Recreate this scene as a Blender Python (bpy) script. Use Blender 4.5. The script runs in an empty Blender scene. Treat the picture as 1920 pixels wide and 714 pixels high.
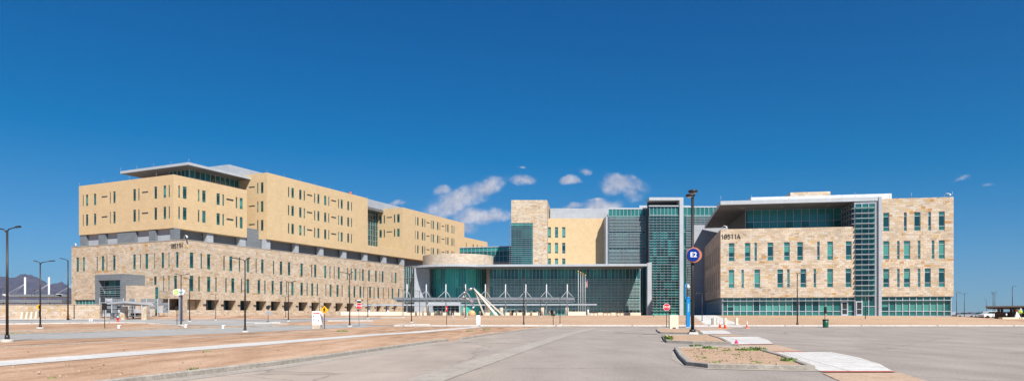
import bpy, math, random
from mathutils import Vector, Matrix, noise
random.seed(7)
S = bpy.context.scene
COL = S.collection
F = 1260.0; EYE = 1.55; HX = 960.0; HY = 590.0      # focal length in photo pixels, eye height, horizon

# ------------------------------------------------------------------ materials
MATS = {}
def _mat(name):
    m = bpy.data.materials.new(name); m.use_nodes = True
    nt = m.node_tree; b = nt.nodes['Principled BSDF']
    MATS[name] = m
    return m, nt, b
def N(nt, t, **kw):
    n = nt.nodes.new(t)
    for k, v in kw.items(): setattr(n, k, v)
    return n
def ramp(nt, stops, interp='LINEAR'):
    r = N(nt, 'ShaderNodeValToRGB'); r.color_ramp.interpolation = interp
    e = r.color_ramp.elements
    while len(e) < len(stops): e.new(0.5)
    for i, (p, c) in enumerate(stops):
        e[i].position = p; e[i].color = (c[0], c[1], c[2], 1)
    return r
def plain(name, col, rough=0.6, metal=0.0, var=0.12, scale=1.5, bump=0.0, spec=0.5, bscale=20):
    m, nt, b = _mat(name)
    b.inputs['Roughness'].default_value = rough; b.inputs['Metallic'].default_value = metal
    b.inputs['Specular IOR Level'].default_value = spec
    tc = N(nt, 'ShaderNodeTexCoord')
    no = N(nt, 'ShaderNodeTexNoise'); no.inputs['Scale'].default_value = scale; no.inputs['Detail'].default_value = 6
    nt.links.new(tc.outputs['Object'], no.inputs['Vector'])
    r = ramp(nt, [(0.3, [c*(1-var) for c in col]), (0.7, [min(1, c*(1+var)) for c in col])])
    nt.links.new(no.outputs['Fac'], r.inputs['Fac']); nt.links.new(r.outputs['Color'], b.inputs['Base Color'])
    if bump:
        n2 = N(nt, 'ShaderNodeTexNoise'); n2.inputs['Scale'].default_value = bscale; n2.inputs['Detail'].default_value = 5
        nt.links.new(tc.outputs['Object'], n2.inputs['Vector'])
        bp = N(nt, 'ShaderNodeBump'); bp.inputs['Strength'].default_value = bump; bp.inputs['Distance'].default_value = 0.05
        nt.links.new(n2.outputs['Fac'], bp.inputs['Height']); nt.links.new(bp.outputs['Normal'], b.inputs['Normal'])
    return m
def masonry(name, stops, bw, bh, mortar, mcol, bump=0.4, patch=0.12, jitter=0.5, rough=0.85):
    """coursed blocks with a colour of their own each, UV in metres"""
    m, nt, b = _mat(name); b.inputs['Roughness'].default_value = rough; b.inputs['Specular IOR Level'].default_value = 0.25
    L = nt.links.new
    uv = N(nt, 'ShaderNodeUVMap'); uv.uv_map = 'UVMap'
    sep = N(nt, 'ShaderNodeSeparateXYZ'); L(uv.outputs[0], sep.inputs[0])
    n1 = N(nt, 'ShaderNodeTexNoise', noise_dimensions='1D'); n1.inputs['Scale'].default_value = 0.9; n1.inputs['Detail'].default_value = 1
    L(sep.outputs['Y'], n1.inputs['W'])
    ad = N(nt, 'ShaderNodeMath', operation='MULTIPLY_ADD'); L(n1.outputs['Fac'], ad.inputs[0]); ad.inputs[1].default_value = jitter*1.2; L(sep.outputs['Y'], ad.inputs[2])
    cb = N(nt, 'ShaderNodeCombineXYZ'); L(sep.outputs['X'], cb.inputs['X']); L(ad.outputs[0], cb.inputs['Y'])
    def brick(w, h, off):
        t = N(nt, 'ShaderNodeTexBrick'); t.offset = 0.5; t.squash = 1.0; t.offset_frequency = 2
        t.inputs['Color1'].default_value = (0,0,0,1); t.inputs['Color2'].default_value = (1,1,1,1); t.inputs['Mortar'].default_value = (0.5,0.5,0.5,1)
        t.inputs['Scale'].default_value = 1; t.inputs['Mortar Size'].default_value = mortar; t.inputs['Mortar Smooth'].default_value = 0.1; t.inputs['Bias'].default_value = 0
        t.inputs['Brick Width'].default_value = w; t.inputs['Row Height'].default_value = h
        mp = N(nt, 'ShaderNodeMapping'); mp.inputs['Location'].default_value = off; L(cb.outputs[0], mp.inputs['Vector']); L(mp.outputs[0], t.inputs['Vector'])
        return t
    t1 = brick(bw, bh, (0,0,0)); t2 = brick(bw*0.62, bh, (3.3, 0, 0))
    # rows pick one of two block lengths
    nr = N(nt, 'ShaderNodeTexNoise'); nr.inputs['Scale'].default_value = 0.35; nr.inputs['Detail'].default_value = 2; L(cb.outputs[0], nr.inputs['Vector'])
    st = N(nt, 'ShaderNodeMath', operation='GREATER_THAN'); L(nr.outputs['Fac'], st.inputs[0]); st.inputs[1].default_value = 0.5
    mx = N(nt, 'ShaderNodeMix', data_type='RGBA'); L(st.outputs[0], mx.inputs['Factor']); L(t1.outputs['Color'], mx.inputs['A']); L(t2.outputs['Color'], mx.inputs['B'])
    mf = N(nt, 'ShaderNodeMix', data_type='FLOAT'); L(st.outputs[0], mf.inputs['Factor']); L(t1.outputs['Fac'], mf.inputs['A']); L(t2.outputs['Fac'], mf.inputs['B'])
    rp = ramp(nt, stops, 'CONSTANT' if len(stops) > 3 else 'LINEAR'); L(mx.outputs['Result'], rp.inputs['Fac'])
    nz = N(nt, 'ShaderNodeTexNoise'); nz.inputs['Scale'].default_value = 0.45; nz.inputs['Detail'].default_value = 8; L(uv.outputs[0], nz.inputs['Vector'])
    pr = ramp(nt, [(0.3, (1-patch,)*3), (0.7, (1+patch*0.5,)*3)]); L(nz.outputs['Fac'], pr.inputs['Fac'])
    nf = N(nt, 'ShaderNodeTexNoise'); nf.inputs['Scale'].default_value = 5; nf.inputs['Detail'].default_value = 6; L(uv.outputs[0], nf.inputs['Vector'])
    fr = ramp(nt, [(0.3, (1-patch*1.3,)*3), (0.7, (1+patch*0.6,)*3)]); L(nf.outputs['Fac'], fr.inputs['Fac'])
    m1 = N(nt, 'ShaderNodeMix', data_type='RGBA', blend_type='MULTIPLY'); m1.inputs['Factor'].default_value = 1; L(rp.outputs['Color'], m1.inputs['A']); L(pr.outputs['Color'], m1.inputs['B'])
    m3 = N(nt, 'ShaderNodeMix', data_type='RGBA', blend_type='MULTIPLY'); m3.inputs['Factor'].default_value = 1; L(m1.outputs['Result'], m3.inputs['A']); L(fr.outputs['Color'], m3.inputs['B'])
    m2 = N(nt, 'ShaderNodeMix', data_type='RGBA'); L(mf.outputs['Result'], m2.inputs['Factor']); L(m3.outputs['Result'], m2.inputs['A']); m2.inputs['B'].default_value = (*mcol, 1)
    L(m2.outputs['Result'], b.inputs['Base Color'])
    if bump:
        bp = N(nt, 'ShaderNodeBump'); bp.inputs['Strength'].default_value = bump; bp.inputs['Distance'].default_value = 0.06
        s = N(nt, 'ShaderNodeMath', operation='MULTIPLY_ADD'); L(mf.outputs['Result'], s.inputs[0]); s.inputs[1].default_value = -0.8
        L(nf.outputs['Fac'], s.inputs[2]); L(s.outputs[0], bp.inputs['Height']); L(bp.outputs['Normal'], b.inputs['Normal'])
    return m
def glass(name, col, rough=0.06, var=0.25, spec=0.5, scale=0.22):
    m, nt, b = _mat(name); b.inputs['Roughness'].default_value = rough; b.inputs['Specular IOR Level'].default_value = spec
    L = nt.links.new
    tc = N(nt, 'ShaderNodeTexCoord'); no = N(nt, 'ShaderNodeTexNoise'); no.inputs['Scale'].default_value = scale; no.inputs['Detail'].default_value = 3
    L(tc.outputs['Object'], no.inputs['Vector'])
    oi = N(nt, 'ShaderNodeObjectInfo')
    s = N(nt, 'ShaderNodeMath', operation='MULTIPLY_ADD'); L(oi.outputs['Random'], s.inputs[0]); s.inputs[1].default_value = 0.3; L(no.outputs['Fac'], s.inputs[2])
    r = ramp(nt, [(0.35, [c*(1-var) for c in col]), (0.95, [c*(1+var) for c in col])]); L(s.outputs[0], r.inputs['Fac'])
    L(r.outputs['Color'], b.inputs['Base Color'])
    n2 = N(nt, 'ShaderNodeTexNoise'); n2.inputs['Scale'].default_value = 0.6; L(tc.outputs['Object'], n2.inputs['Vector'])
    bp = N(nt, 'ShaderNodeBump'); bp.inputs['Strength'].default_value = 0.05; bp.inputs['Distance'].default_value = 0.05
    L(n2.outputs['Fac'], bp.inputs['Height']); L(bp.outputs['Normal'], b.inputs['Normal'])
    return m
def ground(name, cols, s1=0.05, s2=1.2, s3=12, bump=0.3, rough=0.95, streak=None, speck=0.0, joints=None, cracks=0.0):
    m, nt, b = _mat(name); b.inputs['Roughness'].default_value = rough; b.inputs['Specular IOR Level'].default_value = 0.15
    L = nt.links.new
    tc = N(nt, 'ShaderNodeTexCoord'); mp = N(nt, 'ShaderNodeMapping'); L(tc.outputs['Object'], mp.inputs['Vector'])
    if streak: mp.inputs['Rotation'].default_value = (0, 0, streak[0]); mp.inputs['Scale'].default_value = streak[1]
    n1 = N(nt, 'ShaderNodeTexNoise'); n1.inputs['Scale'].default_value = s1; n1.inputs['Detail'].default_value = 8; n1.inputs['Roughness'].default_value = 0.65; L(mp.outputs[0], n1.inputs['Vector'])
    n2 = N(nt, 'ShaderNodeTexNoise'); n2.inputs['Scale'].default_value = s2; n2.inputs['Detail'].default_value = 8; L(mp.outputs[0], n2.inputs['Vector'])
    n3 = N(nt, 'ShaderNodeTexNoise'); n3.inputs['Scale'].default_value = s3; n3.inputs['Detail'].default_value = 6; L(tc.outputs['Object'], n3.inputs['Vector'])
    r = ramp(nt, [(0.37, cols[0]), (0.5, cols[1]), (0.63, cols[2])])
    mixn = N(nt, 'ShaderNodeMath', operation='MULTIPLY_ADD'); L(n2.outputs['Fac'], mixn.inputs[0]); mixn.inputs[1].default_value = 0.5
    h = N(nt, 'ShaderNodeMath', operation='MULTIPLY'); L(n1.outputs['Fac'], h.inputs[0]); h.inputs[1].default_value = 0.5; L(h.outputs[0], mixn.inputs[2])
    L(mixn.outputs[0], r.inputs['Fac'])
    f = ramp(nt, [(0.3, (0.8,)*3), (0.7, (1.12,)*3)]); L(n3.outputs['Fac'], f.inputs['Fac'])
    mm = N(nt, 'ShaderNodeMix', data_type='RGBA', blend_type='MULTIPLY'); mm.inputs['Factor'].default_value = 1
    L(r.outputs['Color'], mm.inputs['A']); L(f.outputs['Color'], mm.inputs['B'])
    out = mm.outputs['Result']
    if speck:
        v = N(nt, 'ShaderNodeTexVoronoi'); v.inputs['Scale'].default_value = 7; L(tc.outputs['Object'], v.inputs['Vector'])
        vr = ramp(nt, [(0.08, (1,)*3), (0.16, (0,)*3)]); L(v.outputs['Distance'], vr.inputs['Fac'])
        k = N(nt, 'ShaderNodeMath', operation='MULTIPLY'); L(vr.outputs['Color'], k.inputs[0]); k.inputs[1].default_value = speck
        m4 = N(nt, 'ShaderNodeMix', data_type='RGBA', blend_type='MIX'); L(k.outputs[0], m4.inputs['Factor']); L(out, m4.inputs['A']); L(v.outputs['Color'], m4.inputs['B'])
        hs = N(nt, 'ShaderNodeHueSaturation'); hs.inputs['Saturation'].default_value = 0.12; hs.inputs['Value'].default_value = 0.7
        L(v.outputs['Color'], hs.inputs['Color']); L(hs.outputs[0], m4.inputs['B']); out = m4.outputs['Result']
    if joints:
        t = N(nt, 'ShaderNodeTexBrick'); t.offset = 0; t.inputs['Color1'].default_value = (0.93,)*3+(1,); t.inputs['Color2'].default_value = (1.05,)*3+(1,); t.inputs['Mortar'].default_value = (0.5,0.48,0.46,1)
        t.inputs['Scale'].default_value = 1; t.inputs['Mortar Size'].default_value = 0.02; t.inputs['Brick Width'].default_value = joints[0]; t.inputs['Row Height'].default_value = joints[1]
        m5 = N(nt, 'ShaderNodeMapping'); m5.inputs['Rotation'].default_value = (0,0,joints[2]); L(tc.outputs['Object'], m5.inputs['Vector']); L(m5.outputs[0], t.inputs['Vector'])
        mj = N(nt, 'ShaderNodeMix', data_type='RGBA', blend_type='MULTIPLY'); mj.inputs['Factor'].default_value = 1; L(out, mj.inputs['A']); L(t.outputs['Color'], mj.inputs['B']); out = mj.outputs['Result']
    if cracks:      # blown desert dust lying thicker towards the bare ground on the left
        sx = N(nt, 'ShaderNodeSeparateXYZ'); L(tc.outputs['Object'], sx.inputs[0])
        du = N(nt, 'ShaderNodeMapRange'); du.interpolation_type = 'SMOOTHSTEP'; L(sx.outputs['X'], du.inputs['Value']); du.inputs['From Min'].default_value = 4; du.inputs['From Max'].default_value = -9; du.inputs['To Max'].default_value = .95
        nd = ramp(nt, [(.3, (.35,)*3), (.7, (1,)*3)]); L(n2.outputs['Fac'], nd.inputs['Fac'])
        dm = N(nt, 'ShaderNodeMath', operation='MULTIPLY'); L(du.outputs[0], dm.inputs[0]); L(nd.outputs['Color'], dm.inputs[1])
        mx_ = N(nt, 'ShaderNodeMix', data_type='RGBA'); L(dm.outputs[0], mx_.inputs['Factor']); L(out, mx_.inputs['A']); mx_.inputs['B'].default_value = (.46, .375, .30, 1); out = mx_.outputs['Result']
    if cracks:      # sealed cracks and old oil stains
        wn_ = N(nt, 'ShaderNodeTexNoise'); wn_.inputs['Scale'].default_value = .6; wn_.inputs['Detail'].default_value = 5; L(tc.outputs['Object'], wn_.inputs['Vector'])
        av = N(nt, 'ShaderNodeVectorMath', operation='MULTIPLY_ADD'); L(wn_.outputs['Color'], av.inputs[0]); av.inputs[1].default_value = (1.6, 1.6, 0); L(tc.outputs['Object'], av.inputs[2])
        vc = N(nt, 'ShaderNodeTexVoronoi', feature='DISTANCE_TO_EDGE'); vc.inputs['Scale'].default_value = .085; L(av.outputs[0], vc.inputs['Vector'])
        cr_ = ramp(nt, [(0.0, (1-cracks,)*3), (0.006, (1,)*3)]); L(vc.outputs['Distance'], cr_.inputs['Fac'])
        ms = N(nt, 'ShaderNodeTexNoise'); ms.inputs['Scale'].default_value = .35; ms.inputs['Detail'].default_value = 4; L(tc.outputs['Object'], ms.inputs['Vector'])
        sr = ramp(nt, [(.60, (1,)*3), (.74, (1-cracks*.45,)*3)]); L(ms.outputs['Fac'], sr.inputs['Fac'])
        for q_ in (cr_, sr):
            mq = N(nt, 'ShaderNodeMix', data_type='RGBA', blend_type='MULTIPLY'); mq.inputs['Factor'].default_value = 1; L(out, mq.inputs['A']); L(q_.outputs['Color'], mq.inputs['B']); out = mq.outputs['Result']
    L(out, b.inputs['Base Color'])
    if bump:
        bp = N(nt, 'ShaderNodeBump'); bp.inputs['Strength'].default_value = bump; bp.inputs['Distance'].default_value = 0.04
        L(n3.outputs['Fac'], bp.inputs['Height']); L(bp.outputs['Normal'], b.inputs['Normal'])
    return m

STONE = [(0, (.40,.31,.23)), (.025, (.50,.39,.28)), (.20, (.57,.46,.345)), (.40, (.47,.38,.285)), (.52, (.59,.49,.38)), (.68, (.53,.41,.28)), (.82, (.57,.50,.42)), (.93, (.52,.36,.19)), (.98, (.46,.25,.10))]
masonry('stone', STONE, 1.0, 0.30, 0.010, (.40,.31,.22), bump=0.5, patch=0.14, jitter=0.5)
masonry('stone_pale', [(0, (.52,.42,.32)), (.35, (.59,.49,.385)), (.7, (.47,.385,.30)), (.9, (.55,.43,.31))], 0.9, 0.3, 0.01, (.45,.36,.28), bump=0.4, patch=0.1)
masonry('yellow_brick', [(0, (.555,.405,.23)), (.5, (.585,.43,.25)), (1, (.615,.455,.27))], 0.6, 0.2, 0.006, (.58,.42,.24), bump=0.12, patch=0.06, jitter=0.0)
masonry('grey_panel', [(0, (.165,.185,.205)), (.5, (.18,.20,.22)), (1, (.195,.215,.235))], 3.0, 0.45, 0.022, (.085,.095,.11), bump=0.25, patch=0.05, jitter=0.0, rough=0.5)
masonry('light_panel', [(0, (.35,.37,.40)), (.5, (.37,.39,.42)), (1, (.39,.41,.44))], 2.2, 0.9, 0.02, (.30,.31,.33), bump=0.2, patch=0.05, jitter=0.0, rough=0.5)
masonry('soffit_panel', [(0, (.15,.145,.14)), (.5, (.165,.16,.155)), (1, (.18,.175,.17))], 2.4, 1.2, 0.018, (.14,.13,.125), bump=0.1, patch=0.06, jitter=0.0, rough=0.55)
masonry('fascia_panel', [(0, (.40,.425,.45)), (.5, (.42,.445,.47)), (1, (.44,.465,.49))], 1.3, 3.0, 0.02, (.36,.37,.38), bump=0.1, patch=0.04, jitter=0.0, rough=0.45)
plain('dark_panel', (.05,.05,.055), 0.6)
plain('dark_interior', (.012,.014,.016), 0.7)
plain('frame_metal', (.42,.45,.48), 0.4, 0.3)
plain('white_metal', (.60,.61,.62), 0.4)
plain('louver_metal', (.33,.35,.37), 0.45, 0.3)
plain('frame_dark', (.10,.12,.12), 0.4, 0.3)
plain('mast_paint', (.50,.51,.51), 0.4, var=.03)
plain('louver_hall', (.40,.50,.49), 0.45, 0.2)
plain('louver_light', (.30,.345,.355), 0.45, 0.2)
plain('coping', (.36,.32,.27), 0.6)
glass('glass_dark', (.008,.050,.058)); glass('glass_teal', (.024,.135,.122), var=.4); glass('glass_blind', (.065,.245,.205), var=0.25); glass('glass_mid', (.014,.105,.10), var=.4); glass('glass_blue', (.020,.130,.145))
glass('hall_glass_a', (.035,.27,.25), var=.35); glass('hall_glass_b', (.035,.20,.205), var=.35); glass('hall_glass_c', (.06,.37,.32)); glass('hall_glass_d', (.015,.11,.12))
glass('rotunda_glass_a', (.03,.38,.32), scale=.15); glass('rotunda_glass_b', (.015,.24,.21)); glass('rotunda_glass_c', (.05,.44,.36))
glass('glass_green', (.035,.07,.045), rough=0.04)
plain('lamp_black', (.022,.018,.016), 0.45); plain('sign_black', (.012,.012,.012), 0.5)
plain('concrete', (.42,.40,.37), 0.9, bump=0.2); plain('cream_block', (.66,.56,.43), 0.9, var=.08)
plain('cream_paint', (.64,.56,.44), 0.6, var=.04); plain('beam_paint', (.66,.60,.50), 0.5, var=.05)
plain('dull_brown', (.28,.20,.14), 0.6); plain('sign_white', (.85,.85,.84), 0.4, var=.02)  # the brown is the plaza bollards' own colour
plain('red_paint', (.60,.012,.025), 0.35, var=.05); plain('yellow_paint', (.85,.42,.008), 0.4, var=.04); plain('blue_paint', (.0,.22,.56), 0.35, var=.06)
plain('sign_blue', (.0,.022,.21), 0.3, var=.03); plain('copper', (.45,.16,.08), 0.55, 0.3, var=.15, scale=8)
plain('orange_plastic', (.80,.12,.02), 0.5); plain('pink_plastic', (.85,.30,.22), 0.5); plain('magenta_plastic', (.85,.03,.18), 0.5)
plain('green_plastic', (.010,.10,.055), 0.4, var=.1); plain('light_blue_paint', (.30,.62,.75), 0.5)
plain('sign_grey', (.36,.40,.45), 0.5, 0.3); plain('pylon_grey', (.26,.27,.31), 0.5, 0.2)
plain('gold', (.75,.42,.08), 0.3, 0.8); plain('globe_stone', (.50,.33,.16), 0.7, var=.25, scale=3); plain('steel', (.62,.62,.66), 0.25, 0.9)
plain('flag_red', (.55,.03,.05), 0.8); plain('flag_white', (.8,.8,.8), 0.8); plain('flag_blue', (.03,.05,.2), 0.8)
plain('lime_paint', (.40,.62,.06), 0.5, var=.03); plain('teal_paint', (.02,.36,.45), 0.5, var=.03)
plain('brown_stone', (.12,.085,.065), 0.9, var=.3, scale=6, bump=.4); plain('canopy_brown', (.085,.07,.06), 0.6); plain('wood_brown', (.055,.03,.02), .7)
plain('skin', (.45,.25,.17), 0.6); plain('hivis', (.45,.80,.03), 0.8, var=.05); plain('hivis_orange', (.85,.16,.02), .8); plain('dark_cloth', (.015,.017,.03), .9)
plain('car_white', (.75,.75,.75), 0.25, var=.02); plain('car_silver', (.42,.43,.45), 0.25, 0.5); plain('car_dark', (.03,.035,.05), 0.25); plain('car_red', (.25,.02,.02), 0.3); plain('tyre', (.015,.015,.015), .9)
plain('leaf', (.14,.23,.04), 0.7, var=.35, scale=9); plain('leaf_dry', (.13,.14,.05), 0.8, var=.3, scale=9); plain('twig', (.12,.08,.05), .9); plain('pebble', (.36,.265,.19), .95, var=.3, scale=4)
plain('lens', (.6,.6,.58), .3); plain('tactile_red', (.42,.075,.045), .85, var=.2, scale=3)
DIRT = [(.26,.155,.095), (.42,.265,.17), (.53,.36,.25)]
ground('dirt', DIRT, s1=.06, s2=.55, s3=5, bump=1.0, streak=(.15, (1.7, .42, 1)), speck=.35)
ground('berm_dirt', [(.35,.235,.155), (.44,.30,.20), (.50,.35,.24)], s1=.08, s2=1.5, s3=5, bump=.7, streak=(0, (.5, 2, 1)), speck=.2)
ground('asphalt', [(.268,.232,.204), (.318,.276,.243), (.368,.322,.283)], s1=.035, s2=.4, s3=14, bump=.35, streak=(-.1, (1.5, .5, 1)), speck=.35, cracks=.3)
ground('road', [(.28,.27,.26), (.33,.32,.305), (.38,.365,.345)], s1=.05, s2=.6, s3=9, bump=.2)
ground('walk', [(.50,.48,.45), (.56,.54,.51), (.61,.59,.56)], s1=.2, s2=2, s3=9, bump=.15, joints=(1.8, 1.8, .2))
ground('gutter', [(.31,.275,.24), (.365,.325,.28), (.41,.37,.32)], s1=.3, s2=2, s3=9, bump=.2)
ground('kerb_concrete', [(.28,.25,.215), (.35,.315,.27), (.41,.37,.32)], s1=.5, s2=3, s3=9, bump=.3)
ground('stamped', [(.40,.285,.20), (.46,.33,.235), (.51,.37,.27)], s1=.4, s2=3, s3=9, bump=.3)
ground('mountain_rock', [(.055,.042,.055), (.08,.06,.07), (.13,.09,.085)], s1=.0016, s2=.008, s3=.03, bump=0, streak=(0, (1, 1, 2.2)))

hm_ = bpy.data.materials.new('haze'); hm_.use_nodes = True; MATS['haze'] = hm_
_t = hm_.node_tree; _t.nodes.remove(_t.nodes['Principled BSDF']); _v = _t.nodes.new('ShaderNodeVolumePrincipled')
_v.inputs['Color'].default_value = (.48, .72, 1, 1); _v.inputs['Density'].default_value = 4.0e-5; _v.inputs['Anisotropy'].default_value = .3
_t.links.new(_v.outputs[0], _t.nodes['Material Output'].inputs['Volume'])
# ------------------------------------------------------------------ mesh building
ORG = {}
class MB:
    def __init__(self): self.v = []; self.f = []; self.m = []; self.mats = []; self.smooth = []
    def mi(self, mat):
        if mat not in self.mats: self.mats.append(mat)
        return self.mats.index(mat)
    def face(self, pts, mat, smooth=False):
        i = len(self.v); self.v += [Vector(p) for p in pts]; self.f.append(list(range(i, i+len(pts)))); self.m.append(self.mi(mat)); self.smooth.append(smooth)
        return self
    def mesh(self, vs, fs, mat, smooth=False):
        i = len(self.v); self.v += [Vector(p) for p in vs]; k = self.mi(mat)
        for f in fs: self.f.append([i+j for j in f]); self.m.append(k); self.smooth.append(smooth)
        return self
    def hexa(self, p, mat):      # 4 bottom (ccw from above) + 4 top
        return self.mesh(p, [(3,2,1,0), (4,5,6,7), (0,1,5,4), (1,2,6,5), (2,3,7,6), (3,0,4,7)], mat)
    def box(self, c, s, mat, rz=0):
        x, y, z = [q/2 for q in s]; R = Matrix.Rotation(rz, 3, 'Z'); c = Vector(c)
        return self.hexa([c + R @ Vector((a*x, b*y, h*z)) for h in (-1, 1) for a, b in ((-1,-1), (1,-1), (1,1), (-1,1))], mat)
    def prism(self, poly, z0, z1, mat, top=None, bottom=None):
        n = len(poly)
        vs = [(p[0], p[1], z0) for p in poly] + [(p[0], p[1], z1) for p in poly]
        self.mesh(vs, [(i, (i+1) % n, n+(i+1) % n, n+i) for i in range(n)], mat)
        self.face([(p[0], p[1], z1) for p in poly], top or mat); self.face([(p[0], p[1], z0) for p in reversed(poly)], bottom or mat)
        return self
    def ring(self, c, axis, r, n=12, ref=None):
        a = Vector(axis).normalized(); h = ref or (Vector((0,0,1)) if abs(a.z) < .9 else Vector((1,0,0)))
        u = a.cross(h).normalized(); w = u.cross(a) * -1
        return [Vector(c) + u*(math.cos(t)*r) + w*(math.sin(t)*r) for t in [2*math.pi*k/n for k in range(n)]]
    def tube(self, pts, rad, mat, n=10, cap=True):
        pts = [Vector(p) for p in pts]; rs = rad if hasattr(rad, '__len__') else [rad]*len(pts)
        vs = []
        for i, p in enumerate(pts):
            d = (pts[min(i+1, len(pts)-1)] - pts[max(i-1, 0)])
            vs += self.ring(p, d, rs[i], n)
        fs = []
        for i in range(len(pts)-1):
            for k in range(n): fs.append((i*n+k, (i+1)*n+k, (i+1)*n+(k+1) % n, i*n+(k+1) % n))
        if cap: fs += [tuple(range(n)), tuple(reversed(range((len(pts)-1)*n, len(pts)*n)))]
        return self.mesh(vs, fs, mat, True)
    def lathe(self, c, prof, mat, n=20):    # (r, z) profile
        c = Vector(c); vs = []; fs = []
        for r, z in prof:
            for k in range(n):
                t = 2*math.pi*k/n; vs.append(c + Vector((r*math.cos(t), r*math.sin(t), z)))
        for i in range(len(prof)-1):
            for k in range(n): fs.append((i*n+k, i*n+(k+1) % n, (i+1)*n+(k+1) % n, (i+1)*n+k))
        fs += [tuple(reversed(range(n))), tuple(range((len(prof)-1)*n, len(prof)*n))]
        return self.mesh(vs, fs, mat, True)
    def build(self, name, parent=None):
        o0 = ORG.get(parent.name, Vector()) if parent else Vector()
        me = bpy.data.meshes.new(name)
        me.from_pydata([v - o0 for v in self.v], [], self.f)
        for m in self.mats: me.materials.append(MATS[m])
        me.polygons.foreach_set('material_index', self.m); me.polygons.foreach_set('use_smooth', self.smooth)
        uv = me.uv_layers.new(name='UVMap').data
        k = 0
        for f in self.f:
            a = Vector()                       # Newell normal
            for i in range(len(f)):
                p, q = self.v[f[i]], self.v[f[(i+1) % len(f)]]
                a += Vector(((p.y-q.y)*(p.z+q.z), (p.z-q.z)*(p.x+q.x), (p.x-q.x)*(p.y+q.y)))
            if a.length > 0: a.normalize()
            if abs(a.z) > 0.8:
                for i in f: uv[k].uv = (self.v[i].x, self.v[i].y); k += 1
            else:
                t = Vector((-a.y, a.x, 0)).normalized()
                for i in f: uv[k].uv = (self.v[i].dot(t), self.v[i].z); k += 1
        me.validate(); me.update()
        o = bpy.data.objects.new(name, me); COL.objects.link(o)
        if parent: o.parent = parent
        ORG[o.name] = o0
        return o
def tag(o, label=None, cat=None, group=None, kind=None):
    if label: o['label'] = label
    if cat: o['category'] = cat
    if group: o['group'] = group
    if kind: o['kind'] = kind
    return o
def thing(name, loc, label, cat, group=None):
    o = bpy.data.objects.new(name, None); COL.objects.link(o); o.location = loc; o.empty_display_size = .5
    ORG[o.name] = Vector(loc)
    return tag(o, label, cat, group)
def single(mb, name, loc, label, cat, group=None):   # a thing that is one mesh, its origin at loc
    o = mb.build(name); L = Vector(loc)
    for v in o.data.vertices: v.co -= L
    o.location = L; ORG[o.name] = L
    return tag(o, label, cat, group)
def copy_tree(o, parent=None):
    c = o.copy(); COL.objects.link(c); c.parent = parent
    for ch in o.children: copy_tree(ch, c)
    return c
def text_mb(s, size, mat, M, extrude=.01, align='CENTER', bold=0.0, spc=1.0):
    """lettering as real extruded shapes; M maps local x,y,z (z out of the face) to the world"""
    cu = bpy.data.curves.new('lettering', 'FONT'); cu.body = s; cu.size = size; cu.extrude = extrude; cu.align_x = align; cu.align_y = 'CENTER'; cu.offset = bold; cu.space_character = spc; cu.resolution_u = 3
    o = bpy.data.objects.new('lettering', cu); COL.objects.link(o)
    dg = bpy.context.evaluated_depsgraph_get(); me = bpy.data.meshes.new_from_object(o.evaluated_get(dg))
    mb = MB(); mb.mesh([M @ v.co for v in me.vertices], [tuple(p.vertices) for p in me.polygons], mat)
    bpy.data.objects.remove(o); bpy.data.curves.remove(cu); bpy.data.meshes.remove(me)
    return mb
def face_matrix(c, d):      # upright plane through c, reading direction d (horizontal), facing the viewer side
    d = Vector((d[0], d[1], 0)).normalized(); n = Vector((d.y, -d.x, 0))
    M = Matrix.Identity(4)
    for i in range(3): M[i][0] = d[i]; M[i][1] = (0,0,1)[i]; M[i][2] = n[i]; M[i][3] = c[i]
    return M

# ------------------------------------------------------------------ measuring from the photograph
KN = [(-1e5, 0), (60, 0), (87, .30), (107, 1.45), (1e6, 1.45)]
def gz(x, y):
    for (a, za), (b, zb) in zip(KN, KN[1:]):
        if y <= b:
            z = za + (zb-za)*(y-a)/(b-a); break
    t = min(1, max(0, (x-69)/8.0))
    if z > .85: z = z + (.85-z)*t
    return z
def G(px, py):          # the ground point seen at a photo pixel
    tx = (px-HX)/F; lo, hi = 1.0, 400.0
    for _ in range(50):
        y = (lo+hi)/2
        if HY + F*(EYE-gz(tx*y, y))/y > py: lo = y
        else: hi = y
    return Vector((tx*lo, lo, gz(tx*lo, lo)))
def P(px, Y): return Vector(((px-HX)/F*Y, Y, 0))
def ZP(py, Y): return EYE + (HY-py)*Y/F
class Plane:            # an upright wall plane from P0 (left, seen from outside) to P1 (right)
    def __init__(s, P0, P1):
        s.P0 = Vector((P0[0], P0[1], 0)); s.P1 = Vector((P1[0], P1[1], 0)); s.d = (s.P1-s.P0).normalized(); s.n = Vector((s.d.y, -s.d.x, 0)); s.L = (s.P1-s.P0).length
    def u(s, px):
        t = (px-HX)/F       # x = t*y
        return (t*s.P0.y - s.P0.x)/(s.d.x - t*s.d.y)
    def Y(s, px): return s.P0.y + s.d.y*s.u(px)
    def z(s, px, py): return ZP(py, s.Y(px))
    def pt(s, u, z, off=0): return s.P0 + s.d*u + s.n*off + Vector((0,0,z))
    def shift(s, off): return Plane(s.P0+s.n*off, s.P1+s.n*off)

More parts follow.
